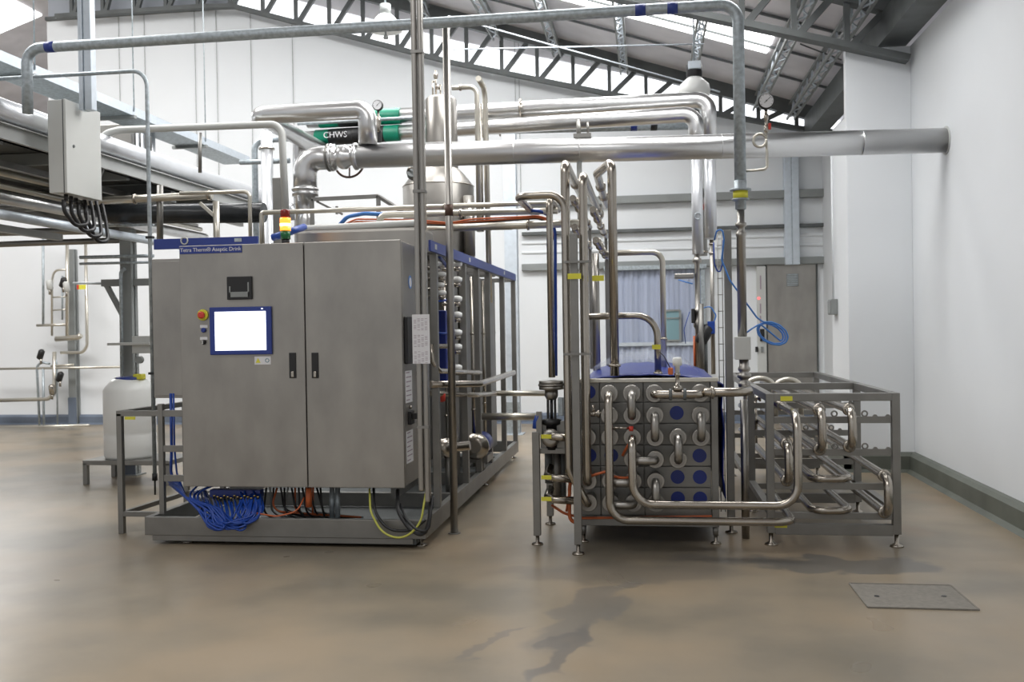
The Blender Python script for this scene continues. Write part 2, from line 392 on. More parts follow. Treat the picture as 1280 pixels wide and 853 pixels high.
# lattice purlins
def purlin(x, label):
    z = roofz(x)-.05
    t = thing('lattice_purlin', label, 'purlin', (x, 5, z), 'lattice purlins running away under the roof')
    B().box((x-.03, 4, z-.03), (x+.03, BY-.3, z)).build('top_chord', 'greypaint', t)
    B().box((x-.07, 4, z-.27), (x-.045, BY-.3, z-.23)).box((x+.045, 4, z-.27), (x+.07, BY-.3, z-.23)).build('bottom_chord', 'greypaint', t)
    b = B(); y = 4; s = 1
    while y < BY-.6:
        b.bar((x-.055, y, z-.25), (x-.0, y+.22, z-.02), .02, .02); b.bar((x, y+.22, z-.02), (x+.055, y+.44, z-.25), .02, .02)
        b.bar((x-.055, y, z-.25), (x+.055, y+.22, z-.25), .02, .015); b.bar((x+.055, y+.22, z-.25), (x-.055, y+.44, z-.25), .02, .015)
        y += .44
    b.build('lacing', 'galv_light', t)  # paler metal on the lacing stands in for light falling on it
names = ['rightmost lattice purlin, close above the right wall', 'lattice purlin under the grey roof crossing near the pressure gauge', 'lattice purlin passing above the globe-shaped lamp', 'lattice purlin crossing the bright skylight strip left of the lamp', 'lattice purlin left of the skylight strip end', 'lattice purlin above the tall square pole', 'lattice purlin above the flat dish lamp']
for i, px in enumerate((1025, 955, 866, 779, 690, 610, 520)):
    X = at(px, 118, 15.0).x if i else 2.3
    purlin(X, names[i])
g = B()
z = roofz(2.6); g.box((WX-.32, 2, zr+.03), (WX-.02, BY-.3, zr+.1)).box((WX-.32, 2, zr+.1), (WX-.28, BY-.3, zr+.34))
tag(g.build('eaves_beam', 'darksteel'), 'dark steel eaves beam running along the top of the right wall', 'beam')
# roof battens across the slope
for yb_ in (12.3, 13.5, 14.7):
    b = B().bar((-12, yb_, roofz(-12)-.03), (2.9, yb_, roofz(2.9)-.03), .035, .03); tag(b.build('roof_batten', 'darksteel'), {12.3: 'nearest', 13.5: 'middle', 14.7: 'farthest'}[yb_]+' of the thin dark battens crossing the roof slope behind the near truss', 'roof batten')
# roof stays
for p, q, lab in (((560, 20), (900, 115), 'thin pale stay cable slanting down across the clerestory'), ((560, 62), (880, 55), 'thin pale cable strung level across the roof space'), ((1000, 55), (1052, 75), 'thin dark cable sagging under the roof by the pillar top')):
    P, Q = at(*p, 13), at(*q, 13)
    tag(B().tube([P, Q], .010, 6).build('stay_cable', 'galv_light' if 'pale' in lab else 'darksteel'), lab, 'cable')
for px, lab in ((148, 'thin drop wire on the back wall just right of the grey wall box'), (180, 'thin drop wire on the back wall beside the rounded conduit'), (243, 'thin drop wire between the conduit and the silver pipework'), (270, 'thin drop wire left of a close pair on the back wall'), (313, 'thin drop wire right of the cable tray end'), (365, 'thin drop wire above the uppermost insulated pipe'), (643, 'thin drop wire above the pale column'), (648, 'thin drop wire just right of the one above the pale column')):
    P = at(px, 60, BY-.05)
    tag(B().cyl((P.x, BY-.03, 3.6), (P.x, BY-.03, max(zbc(P.x), min(zt, 7))), .0045, n=6).build('drop_wire', 'greypaint'), lab, 'wire', 'thin drop wires on the back wall')
# horizontal services on the back wall
for k, (py, h, d, m) in enumerate(((249, .13, .14, 'greypaint'), (288, .06, .1, 'darksteel'), (331, .12, .10, 'greypaint'))):
    a, c = at(652, py+1.5, BY-.1), at(1034, py-4, BY-.1); z = (a.z+c.z)/2
    o = struct('trim_%d' % (k+2), B().box((a.x, BY-d, z-h/2), (3.3, BY-.001, z+h/2)), m, .01)
za = at(800, 246, BY-.3).z
# lower recessed wall panels carry shallow horizontal ribs
b = B()
for py in (300, 312):
    a = at(800, py, BY-.02); b.box((at(652, 300, BY).x, BY-.025, a.z-.02), (3.3, BY-.001, a.z+.02))
struct('trim_5', b, 'white', .01)
# strip-curtain doorway
xa, xb = at(760, 400, BY-.05).x, at(876, 400, BY-.05).x; ztp = at(800, 338, BY-.1).z
n = 60; vs = []; fs = []
for i in range(n+1):
    x = xa+(xb-xa)*i/n; y = BY-.09+.022*math.sin(i*1.9)+.012*math.sin(i*.7)
    vs += [(x, y, .02), (x, y, ztp), (x, y-.004, ztp), (x, y-.004, .02)]
for i in range(n): fs += [(4*i, 4*i+1, 4*i+5, 4*i+4), (4*i+2, 4*i+3, 4*i+7, 4*i+6)]
d = thing('strip_curtain_door', 'doorway hung with hazy bluish plastic strips behind the tube bundle', 'doorway', (xa, BY-.1, 0))
B().add(vs, fs, True).build('curtain_strips', 'curtain', d)
B().box((xa-.05, BY-.2, ztp), (xb+.1, BY-.02, ztp+.07)).box((xb, BY-.16, 0), (xb+.07, BY-.02, ztp)).build('door_frame', 'galv', d, .005)
p0, p1 = at(829, 426, BY-.16), at(850, 388, BY-.16)
B().box(p0, (p1.x, BY-.13, p1.z)).build('vision_pane', 'teal', d)
pf = B(); 
c = [Vector((p0.x, BY-.16, p0.z)), Vector((p0.x, BY-.16, p1.z)), Vector((p1.x, BY-.16, p1.z)), Vector((p1.x, BY-.16, p0.z))]
for i in range(4): pf.bar(c[i], c[(i+1) % 4], .04, .03)
pf.bar((p0.x, BY-.16, at(840, 398, BY).z), (p1.x, BY-.16, at(840, 398, BY).z), .03, .02)
pf.build('pane_gasket', 'greypaint', d)
zm = at(820, 428, BY-.17).z
B().box((xa, BY-.15, zm-.06), (xb, BY-.12, zm)).build('push_rail', 'galv_light', d)
# stainless door with vent, control strip, junction box
xa, xb = at(959, 400, BY).x, at(1020, 400, BY).x; zt2 = at(990, 331, BY).z
d = thing('door', 'tall plain stainless service door with a small square vent near its top', 'door', (xa, BY-.05, 0)); d.name = 'door_1'
d['kind'] = 'structure'
B().box((xa, BY-.05, .15), (xb, BY-.005, zt2)).build('door_leaf', 'panel', d, .006)
B().box((xa-.03, BY-.04, .1), (xa-.004, BY-.004, zt2+.03)).box((xb+.004, BY-.04, .1), (xb+.03, BY-.004, zt2+.03)).build('door_frame', 'darksteel', d)
p0, p1 = at(983, 358, BY-.06), at(998, 342, BY-.06)
v = B().box((p0.x, BY-.065, p0.z), (p1.x, BY-.05, p1.z)).build('vent', 'greypaint', d, .004)
b = B()
for i in range(7): z = p0.z+(p1.z-p0.z)*(i+.5)/7; b.box((p0.x+.015, BY-.072, z-.006), (p1.x-.015, BY-.064, z+.006))
b.build('vent_louvre', 'galv', v)
xa, xb = at(946, 400, BY).x, at(957, 400, BY).x
t = thing('control_strip', 'narrow upright control strip with a red light left of the stainless service door', 'control panel', (xa, BY-.1, .8))
B().box((xa, BY-.09, .75), (xb, BY-.001, zt2-.02)).build('housing', 'palegrey', t, .004)
p = at(948.5, 373, BY-.1); B().lathe((p.x, BY-.09, p.z), (0, -1, 0), [(0, .02), (.012, .018)], 12).build('indicator_light', 'led', t)
for py0, py1 in ((345, 362), (380, 392), (395, 405)):
    q0, q1 = at(949, py0, BY), at(951, py1, BY); B().box((q0.x, BY-.096, q1.z), (q0.x+.02, BY-.09, q0.z)).build('label_strip', 'ink', t)
for px in (946, 953):
    q = at(px, 437, BY-.1); B().box((q.x-.025, BY-.12, q.z-.045), (q.x+.02, BY-.09, q.z+.045)).build('switch', 'black' if px < 950 else 'greypaint', t, .004)
q = at(953, 419, BY-.1); B().box((q.x-.04, BY-.14, q.z-.1), (q.x+.03, BY-.09, q.z+.1)).build('hose_bracket', 'black', t, .006)
P = atX(1035, 385, PX)
t = thing('junction_box', 'small grey junction box fixed to the side of the white pillar', 'electrical box', (PX-.06, 11.6, P.z))
B().box((PX-.07, 11.50, P.z-.09), (PX-.001, 11.72, P.z+.09)).build('box_body', 'greypaint', t, .006)
B().box((PX-.08, 11.52, P.z-.075), (PX-.07, 11.70, P.z+.075)).build('box_lid', 'greypaint', t, .004)
B().cyl((PX-.03, 11.6, P.z+.09), (PX-.03, 11.6, zs-.3), .012, n=8).build('conduit', 'white', t)
# manhole
c4 = [atZ(1065, 732, 0), atZ(1191, 732, 0), atZ(1217, 762, 0), atZ(1084, 762, 0)]
x0 = (c4[0].x+c4[3].x)/2; x1 = (c4[1].x+c4[2].x)/2; y0 = (c4[2].y+c4[3].y)/2; y1 = (c4[0].y+c4[1].y)/2
t = thing('manhole_cover', 'rectangular pitted concrete manhole cover set in the floor at right', 'manhole cover', ((x0+x1)/2, (y0+y1)/2, 0))
B().box((x0, y0, -.01), (x1, y1, .006)).build('slab', 'concrete', t)
b = B()
for a, c in (((x0, y0), (x1, y0)), ((x1, y0), (x1, y1)), ((x1, y1), (x0, y1)), ((x0, y1), (x0, y0))): b.bar((*a, .003), (*c, .003), .010, .012)
b.build('rim', 'concrete', t)
for px in (1096, 1180):
    p = atZ(px, 747, 0); B().lathe((p.x, p.y, .004), (0, 0, 1), [(0, .016), (.005, .014)], 12).build('lifting_eye', 'black', t)
# columns
def column(px, pyb, Y, w, top, m, label, base=None):
    p = atZ(px, pyb, 0) if Y is None else at(px, pyb, Y); x, y = p.x, p.y
    t = thing('steel_column', label, 'column', (x, y, 0))
    B().box((x-w/2, y-w/2, 0), (x-w/2+.012, y+w/2, top)).box((x+w/2-.012, y-w/2, 0), (x+w/2, y+w/2, top)).box((x-w/2, y-.01, 0), (x+w/2, y+.01, top)).box((x-w/2+.012, y-w/2, 0), (x+w/2-.012, y-w/2+.012, top)).build('shaft', m, t)
    B().box((x-w/2-.01, y-w/2-.012, 0), (x+w/2+.01, y-w/2-.001, .5)).build('painted_foot', 'kerbblue' if base is None else base, t)
    B().box((x-w*.8, y-w*.8, 0), (x+w*.8, y+w*.8, .015)).build('base_plate', m, t)
    return x, y
column(94, 531, None, .14, 3.2, 'greypaint', 'slim grey steel column by the valve manifold at the left of the back wall')
cx2, cy2 = column(166, 594, None, .135, 3.0, 'greypaint', 'dark grey steel column rising behind the white drum')
column(643, 543, None, .19, 4.6, 'galv_light', 'pale bluish galvanised column beyond the end of the machine', 'galv')
p = at(989, 200, BY-.15); pz = at(989, 331, BY-.15)
t = thing('cable_duct', 'pale galvanised cable duct dropping down the back wall to the service door', 'cable duct', (p.x, BY-.15, pz.z))
B().box((p.x-.115, BY-.17, pz.z), (p.x-.006, BY-.002, p.z+.3)).box((p.x+.006, BY-.17, pz.z), (p.x+.115, BY-.002, p.z+.3)).build('duct_channel', 'galv_light', t, .008)
B().box((p.x-.006, BY-.16, pz.z), (p.x+.006, BY-.002, p.z+.3)).build('seam', 'galv', t)
# lamps
P = at(868, 108, 12.5)
t = thing('high_bay_lamp', 'high bay lamp with glowing white globe and dark blue gear box under the roof', 'lamp', P)
B().lathe(P+Vector((0, 0, -.16)), (0, 0, 1), [(-.02, .12), (.03, .185), (.10, .20), (.18, .185), (.24, .12), (.28, .075)], 28).build('globe', 'offwhite', t)
B().lathe(P+Vector((0, 0, .11)), (0, 0, 1), [(0, .08), (.02, .10), (.16, .10), (.2, .05)], 20).build('gear_box', 'black', t)
B().box(P+Vector((-.08, -.11, .2)), P+Vector((.08, .11, .3))).build('ballast_label', 'galv_light', t, .01)
B().cyl(P+Vector((0, 0, .3)), (P.x, P.y, roofz(P.x)), .012, n=8).build('hanger', 'galv', t)
P = at(482, 30, 12.0)
t = thing('high_bay_lamp', 'wide flat white dish lamp hanging at the top behind the square pole', 'lamp', P)
B().lathe(P+Vector((0, 0, -.10)), (0, 0, 1), [(0, .17), (.015, .215), (.03, .215), (.05, .19), (.17, .13), (.21, .09)], 28).build('dish', 'offwhite', t)
B().lathe(P+Vector((0, 0, .11)), (0, 0, 1), [(0, .07), (.14, .07)], 20).build('gear_box', 'greypaint', t)
B().lathe(P+Vector((0, 0, -.19)), (0, 0, 1), [(0, .03), (.02, .035), (.06, .012), (.12, .012)], 12).build('lamp_stem', 'greypaint', t)
B().cyl(P+Vector((0, 0, .2)), (P.x, P.y, roofz(P.x)), .012, n=8).build('hanger', 'galv', t)
# ================================================================ PROCESS SKID WITH CONTROL CABINET
YF = 6.90; XR = -1.65; XLs = -3.86
def box_px(a, b, Y0, Y1):
    p, q = at(*a, Y0), at(*b, Y0)
    return (p.x, Y0, p.z), (q.x, Y1, q.z)
# ---- skid frame
t = thing('skid_frame', 'long stainless skid frame with drip pan, square posts and blue top rail', 'machine frame', ((XR+XLs)/2, 9.2, 0))
b = B(); b.box((XLs, YF-.02, .07), (XR, YF+.02, .21)).box((XLs, 11.9, .07), (XR, 11.94, .21)).box((XLs, YF+.02, .07), (XLs+.05, 11.9, .21)).box((XR-.05, YF+.02, .07), (XR, 11.9, .21))
for y in (8.1, 9.3, 10.5): b.box((XLs+.05, y, .08), (XR-.05, y+.06, .2))
b.build('base_channel', 'frame', t, .004)
B().box((XLs+.06, YF+.0, .025), (XR-.08, 11.8, .068)).build('drip_pan', 'darksteel', t)
B().box((XLs+.06, YF-.015, .03), (XR-.1, YF+.03, .069)).build('drip_pan_lip', 'frame', t)
for x in (XLs+.3, XR-.06):
    for y in (YF+.08, 9.75, 11.85):
        f = B().lathe((x, y, 0), (0, 0, 1), [(0, .045), (.012, .04), (.02, .014), (.09, .014)], 16).build('foot', 'tube', t)
posts = [7.42, 8.62, 9.3, 9.95, 10.95]
for y in posts: B().box((XR-.055, y-.03, .21), (XR, y+.03, 2.21)).build('post', 'frame', t, .003)
for y in (8.62, 10.0, 11.88): B().box((XLs, y-.03, .21), (XLs+.055, y+.03, 2.21)).build('post', 'frame', t, .003)
B().box((XR-.055, 11.85, .21), (XR, 11.9, 2.21)).build('post', 'frame', t, .003)
pl, pr_ = at(203, 600, 7.0), at(225, 600, 7.0)
for x, y in ((pl.x, 7.0), (pr_.x, 7.75)): B().box((x-.02, y-.02, .21), (x+.02, y+.02, 1.07 if y < 7.2 else 1.02)).build('post', 'frame', t, .003)
for py in (517, 561, 598):
    z = at(215, py, 7.0).z
    B().box((pl.x, 6.985, z-.025), (pr_.x+.1, 7.015, z+.025)).build('side_rail', 'frame', t, .003)
B().box((XR-.05, 7.2, 2.21), (XR-.01, 11.9, 2.24)).box((XLs, 7.6, 2.21), (XLs+.04, 11.9, 2.24)).box((XLs, 11.86, 2.2), (XR, 11.9, 2.25)).build('top_rail', 'frame', t)
for yb_ in (8.0, 8.25, 8.6, 8.97, 9.66, 10.2, 10.62): B().box((XLs+.04, yb_-.03, 2.2), (XR-.055, yb_+.03, 2.245)).build('top_cross_beam', 'frame', t)
fa = B().box((XR-.012, 7.18, 2.215), (XR+.006, 11.9, 2.30)).build('blue_fascia', 'fascia', t, .002)
for y, s in ((7.32, 'O'), (7.9, 'S'), (8.75, 'T'), (10.9, 'D')):
    B().box((XR+.006, y, 2.24), (XR+.008, y+.07, 2.28)).build('pale_mark', 'palegrey', fa)
p = at(192, 304, 7.25); q = at(322, 304, 7.25)
ff = B().box((p.x, 7.25, at(200, 312, 7.25).z), (q.x, 7.27, at(200, 299, 7.25).z)).build('blue_fascia', 'fascia', t, .002)
c = at(230, 301, 7.24); B().ring((c.x, 7.246, c.z), (0, 1, 0), .028, .006, 20, 6).build('ring_emblem', 'palegrey', ff)
c = at(297, 300, 7.24); B().box((c.x-.03, 7.246, c.z-.014), (c.x+.03, 7.25, c.z+.014)).build('pale_mark', 'galv', ff)
# ---- control cabinet
x0, x1 = at(226.5, 450, YF).x, at(503.5, 450, YF).x; z0, z1 = at(366, 609.5, YF).z, at(366, 303.5, YF).z
xm = at(382, 450, YF).x
cab = thing('control_cabinet', 'large two-door brushed stainless control cabinet with a lit touch screen', 'electrical cabinet', ((x0+x1)/2, 7.2, z0))
B().box((x0+.01, YF+.03, z0+.01), (x1, 7.52, z1-.01)).build('body', 'panel', cab, .006)
dl = B().box((x0, YF, z0), (xm-.004, YF+.028, z1)).build('door', 'panel', cab, .005)
dr = B().box((xm+.004, YF, z0), (x1-.002, YF+.028, z1)).build('door', 'panel', cab, .005)
B().box((x0+.02, YF+.02, z0+.02), (x1-.02, YF+.031, z1-.02)).build('gasket', 'black', cab)
for d, px in ((dl, 366), (dr, 394)):
    a, c = box_px((px-4, 473), (px+4, 441), YF, YF); h = B().box((a[0], YF-.008, a[2]), (c[0], YF, c[2])).build('handle', 'black', d, .004)
    m_ = at(px+.5, 468, YF); B().box((m_.x-.011, YF-.02, m_.z-.022), (m_.x+.011, YF-.008, m_.z+.022)).build('handle_lock', 'tube', d, .004)
# door hinges at right edge, top
a, c = box_px((264, 444), (340, 383), YF, YF)
s = B().box((a[0], YF-.022, a[2]), (c[0], YF, c[2])).build('screen_bezel', 'fascia', cab, .006)
a, c = box_px((271, 438.5), (333.5, 389), YF, YF)
B().box((a[0], YF-.026, a[2]), (c[0], YF-.021, c[2])).build('lit_screen', 'screen', s)
m_ = at(329, 386, YF); B().box((m_.x-.006, YF-.025, m_.z-.004), (m_.x+.006, YF-.022, m_.z+.004)).build('status_light', 'lit', s)
a, c = box_px((285, 375), (315.5, 345.5), YF, YF)
s = B().box((a[0], YF-.02, a[2]), (c[0], YF, c[2])).build('recorder', 'black', cab, .005)
a, c = box_px((288, 372), (312.5, 348), YF, YF)
b = B().box((a[0], YF-.024, a[2]), (c[0], YF-.019, a[2]+.04)).box((a[0], YF-.024, a[2]), (a[0]+.012, YF-.019, c[2]-.06)).box((c[0]-.012, YF-.024, a[2]), (c[0], YF-.019, c[2]-.03))
b.build('recorder_window_frame', 'greypaint', s, .002)
m_ = at(254, 394, YF)
e = B().lathe((m_.x, YF, m_.z), (0, -1, 0), [(0, .043), (.012, .043), (.014, .038)], 24).build('emergency_stop_collar', 'yellow', cab)
m_ = at(251.5, 394, YF-.04); B().lathe((m_.x, YF-.012, m_.z), (0, -1, 0), [(0, .014), (.02, .014), (.022, .027), (.035, .027), (.042, .018)], 20).build('emergency_stop_button', 'red', e)
for py, lab in ((413, 'blue'), (428, 'black')):
    m_ = at(255, py, YF); B().box((m_.x-.03, YF-.003, m_.z+.018), (m_.x+.03, YF, m_.z+.04)).build('button_label', 'paper', cab)
    k = B().lathe((m_.x, YF, m_.z), (0, -1, 0), [(0, .019), (.012, .019), (.02, .014)], 16).build('push_button', 'fascia' if lab == 'blue' else 'black', cab)
    if lab == 'black': B().box((m_.x-.004, YF-.032, m_.z-.014), (m_.x+.004, YF-.02, m_.z+.014)).build('selector_grip', 'palegrey', k)
a, c = box_px((318.5, 456), (338.5, 445.5), YF, YF)
w_ = B().box((a[0], YF-.003, a[2]), (c[0], YF, c[2])).build('warning_label', 'paper', cab)
mz = (a[2]+c[2])/2; mx_ = a[0]+.028
B().add([(mx_-.02, YF-.0045, mz-.018), (mx_+.02, YF-.0045, mz-.018), (mx_, YF-.0045, mz+.02)], [(0, 1, 2)]).build('warning_triangle', 'yellow', w_)
B().ring((c[0]-.028, YF-.004, mz), (0, 1, 0), .014, .003, 14, 4).build('label_symbol', 'teal', w_)
a, c = box_px((225, 318), (302.5, 306.5), YF, YF)
n_ = B().box((a[0], YF-.006, a[2]), (c[0], YF, c[2])).build('nameplate', 'fascia', cab, .001)
text('Tetra Therm® Aseptic Drink', .041, ((a[0]+c[0])/2, YF-.0075, (a[2]+c[2])/2), n_, 'paper')
# right flank of the cabinet
def flank(px0, py0, px1, py1):
    p = atX(px0, py0, x1); q = atX(px1, py1, x1); return (x1, p.y, p.z), (x1+.004, q.y, q.z)
oc = atX(512.5, 353, x1)
B().lathe((x1, oc.y, oc.z), (1, 0, 0), [(0, .05), (.003, .05)], 24).build('oval_badge', 'bluehose_l', cab)
B().lathe((x1+.003, oc.y, oc.z), (1, 0, 0), [(0, .036), (.001, .036)], 24).build('badge_centre', 'paper', cab)
for (a, c, nm, mm) in (((505.5, 505), (513.5, 463), 'notice_sheet', 'paper'), ((505.5, 582), (515, 537), 'notice_sheet', 'paper')):
    pa_, pc_ = atX(*a, x1), atX(*c, x1); o = B().box((x1, 6.96, pa_.z), (x1+.002, 7.16, pc_.z)).build(nm, mm, cab)
    b = B(); k = 7
    for i in range(k): zz = pa_.z+(pc_.z-pa_.z)*(i+.6)/k; b.box((x1+.002, 6.98, zz-.004), (x1+.003, 7.13 if i % 3 else 7.08, zz+.004))
    b.build('print_lines', 'ink', o)
za_, zb_ = atX(508, 455, x1).z, atX(508, 396, x1).z
pk = B().box((x1, 6.94, za_), (x1+.03, 7.2, zb_)).build('document_pocket', 'black', cab, .008)
zs_ = atX(510, 523, x1).z
sw = B().box((x1, 7.02, zs_-.05), (x1+.025, 7.13, zs_+.05)).build('switch_base', 'black', cab, .004)
B().box((x1+.025, 7.05, zs_-.012), (x1+.06, 7.09, zs_+.035)).build('rotary_handle', 'black', sw, .004)
B().lathe((x1, 7.07, zs_+.08), (1, 0, 0), [(0, .012), (.02, .012)], 12).build('key_lock', 'tube', cab)
# ---- signal tower
p = at(357, 300, 7.1)
t = thing('signal_tower', 'small signal tower glowing amber above a green lens on the cabinet roof', 'signal light', (p.x, 7.1, z1))
B().cyl((p.x, 7.1, z1-.012), (p.x, 7.1, p.z+.01), .03).build('base', 'black', t)
zz = p.z+.005
zg, za2, zr_, zt_ = at(357, 288, 7.1).z, at(357, 272.5, 7.1).z, at(357, 263.5, 7.1).z, at(357, 262, 7.1).z
B().lathe((p.x, 7.1, zz), (0, 0, 1), [(0, .038), (zg-zz-.004, .038)], 20).build('green_lens', 'greenlens', t)
B().lathe((p.x, 7.1, zg), (0, 0, 1), [(-.004, .041), (0, .041), ((za2-zg)*.3, .041)], 20).build('amber_lens', 'amber', t)
B().lathe((p.x, 7.1, zg+(za2-zg)*.3), (0, 0, 1), [(0, .0412), ((za2-zg)*.25, .0412)], 20).build('lamp_glow', 'amber2', t)
B().lathe((p.x, 7.1, zg+(za2-zg)*.55), (0, 0, 1), [(0, .041), ((za2-zg)*.44, .041)], 20).build('amber_lens', 'amber', t)
B().lathe((p.x, 7.1, za2), (0, 0, 1), [(0, .038), (zr_-za2, .037), (zr_-za2+.008, .03)], 20).build('red_lens', 'redlens', t)
# ---- side cabinet at left
p, q = at(192.5, 498, 7.32), at(232, 323, 7.32)
t = thing('side_cabinet', 'plain narrower stainless cabinet set back at the left of the control cabinet', 'electrical cabinet', (p.x+.2, 7.5, p.z))
B().box((p.x, 7.32, p.z), (x0+.25, 7.72, q.z)).build('body', 'panel', t, .008)
B().box((p.x+.02, 7.31, p.z+.02), (x0+.23, 7.32, q.z-.02)).build('cover', 'panel', t, .003)
# roof duct over the cabinet
p, q = at(372, 300, 7.62), at(529, 279, 7.62)
t = thing('cable_duct', 'grey rounded duct lying across the roof of the control cabinet', 'duct', ((p.x+q.x)/2, 7.8, z1))
B().box((p.x, 7.56, z1-.03), (q.x, 8.0, q.z-.03)).build('duct_body', 'panel', t, .03)
B().tube([(p.x+.02, 7.6, q.z-.02), (q.x-.02, 7.6, q.z)], .03, 12).build('edge_roll', 'palegrey', t)
# blue pneumatic hose end by the tower
tag(B().tube([at(341, 297, 7.2), at(352, 294, 7.18), at(368, 288, 7.25), at(380, 284, 7.5)], .028, 10, .05).build('pneumatic_hose', 'bluehose'), 'thick blue hose end lying beside the signal tower', 'hose')
# ---- blue tubing bundle under the cabinet
t = thing('pneumatic_tube_bundle', 'bundle of blue pneumatic tubes sagging under the left cabinet door', 'tubing', at(290, 612, 6.96))
random.seed(3)
for i in range(26):
    u = i/25; s_ = at(243+u*82+random.uniform(-3, 3), 614, 7.05+random.uniform(-.05, .1)); lowx = 292+random.uniform(-19, 19)
    L_ = at(lowx, 664+random.uniform(-9, 7), 6.80+random.uniform(-.04, .04)); e_ = at(205+random.uniform(0, 14)+u*100*(i % 3 == 0), 600+random.uniform(-6, 6), 7.1+random.uniform(-.03, .1))
    m1 = at(255+u*30+random.uniform(-8, 8), 640+random.uniform(-6, 8), 6.9)
    if i % 2: pts = [s_, at(s_ and (250+u*80), 640, 6.93), L_, at(lowx+random.uniform(-28, -14), 655, 6.84), m1+Vector((-.05, 0, .02)), at(232, 622, 6.95), e_]
    else: pts = [s_, at(250+u*84, 643, 6.9), L_, at(lowx+random.uniform(12, 24), 648, 6.88), at(min(326, lowx+30), 618, 7.0)]
    B().tube(pts, .0085, 8, .09).build('tube', 'bluehose', t)
b = B()
for i in range(14):
    p = at(268+i*4.2, 624+(i % 3)*1.5, 6.97); b.lathe(p, (0, 0, 1), [(0, .008), (.02, .008), (.022, .012), (.03, .012)], 8)
b.build('brass_fitting', 'brass', t)
B().box(at(262, 622, 7.0), at(330, 611, 7.08)).build('manifold', 'fascia', t, .004)
p = at(226, 560, 7.0)
for k, px in enumerate((213.5, 217)):
    tag(B().tube([at(px, 492, 7.15), at(px+1, 560, 7.16), at(px+k*4, 592, 7.15), at(px+14, 618, 7.1)], .012-.004*k, 8, .1).build('pneumatic_tube', 'bluehose'), ('thicker' if k == 0 else 'thinner')+' blue tube running down through the open frame left of the cabinet', 'tube')
# glands and dark cables under the cabinet middle
t = thing('cable_tangle', 'dark tangle of cables with orange sleeves under the middle of the cabinet', 'cables', at(370, 612, 7.1))
for i in range(16):
    a = at(333+i*4.5, 610, 7.1+.05*random.random()); c = at(330+i*5+random.uniform(-8, 8), 646+random.uniform(-8, 4), 7.05+random.random()*.2); e_ = at(420+random.uniform(-30, 40), 647, 7.3+random.random()*.2)
    B().tube([a, c, e_], .008, 6, .1).build('cable', ('black', 'greypaint', 'black', 'orange', 'black')[i % 5], t)
B().cyl(at(386, 610, 7.0), at(386, 634, 7.0), .024).build('orange_sleeve', 'orange', t)
for px in (415, 422): B().cyl(at(px, 610, 7.2), at(px, 650, 7.2), .02).build('cable_tube', 'galv', t)
tag(B().tube([at(310, 640, 6.92), at(345, 646, 6.88), at(372, 640, 6.92), at(380, 622, 7.0)], .006, 6, .1).build('orange_cable', 'orange'), 'thin orange cable looping under the cabinet doors', 'cable')
for k, (pts, r, m, lab) in enumerate((
    ([at(467, 611, 7.0), at(468, 640, 6.86), at(485, 664, 6.82), at(515, 664, 6.80), at(532, 650, 6.82)], .011, 'black', 'black cable hanging in a shallow loop at the cabinet right corner'),
    ([at(497, 613, 7.0), at(497, 640, 6.84), at(512, 662, 6.80), at(530, 672, 6.78), at(537, 650, 6.79), at(539, 622, 6.82)], .016, 'black', 'thick black cable bundle hanging lowest at the cabinet right corner'),
    ([at(500, 630, 6.9), at(508, 650, 6.80), at(522, 664, 6.76), at(536, 664, 6.75), at(541, 620, 6.80)], .010, 'black', 'thin black cable curling beside the thick bundle at the corner'),
    ([at(462, 611, 6.98), at(463, 640, 6.86), at(478, 668, 6.81), at(505, 675, 6.78), at(526, 655, 6.78), at(533, 612, 6.81)], .008, 'gyellow', 'yellow green earth cable looping below the right cabinet door'))):
    tag(B().tube(pts, r, 8, .2).build('hanging_cable', m), lab, 'cable')
B().box
# ---- free poles
p = at(526, 300, 6.78)
t = thing('square_pole', 'tall doubled stainless pole standing in front of the cabinet right side', 'pole', (p.x, 6.78, at(532, 612, 6.78).z))
zb_, zt_ = at(532, 614, 6.78).z, roofz(p.x)-.06
B().box((p.x-.042, 6.745, zb_), (p.x-.003, 6.815, zt_)).build('tube', 'steel', t, .012)
B().box((p.x+.003, 6.755, zb_-.08), (p.x+.04, 6.815, zt_)).build('tube', 'steel', t, .012)
for z in (.9, 2.6, 3.6): B().box((p.x-.045, 6.74, z), (p.x+.043, 6.82, z+.02)).build('clamp', 'frame', t)
p = atZ(568, 667, 0); xp2, yp2 = p.x, p.y
t = thing('round_pole', 'slim round stainless pole standing on the floor beside the skid', 'pole', (xp2, yp2, 0))
zt_ = at(558.5, 28, yp2).z
B().cyl((xp2, yp2, 0), (xp2, yp2, zt_), .030).build('tube', 'steel', t)
B().cyl((xp2, yp2, at(563, 270, yp2).z), (xp2, yp2, at(563, 256, yp2).z), .033).build('sleeve', 'rust', t)
B().lathe((xp2, yp2, 0), (0, 0, 1), [(0, .05), (.006, .05)], 16).build('base', 'frame', t)
# chart on the square pole
a, c = at(516, 455, 6.72), at(536.5, 393, 6.72)
t = thing('instruction_chart', 'white printed chart clipped to the square pole beside the cabinet', 'chart', ((a.x+c.x)/2, 6.72, a.z))
B().box((a.x, 6.72, a.z), (c.x, 6.725, c.z)).build('sheet', 'paper', t)
b = B()
for r_ in range(3):
    for k in range(9):
        zz = c.z-.03-(r_*.118)-.010*k
        for j in range(4):
            if (k+j+r_) % 4: b.box((a.x+.012+j*.027, 6.718, zz-.0028), (a.x+.030+j*.027, 6.7195, zz))
b.build('print', 'ink', t)
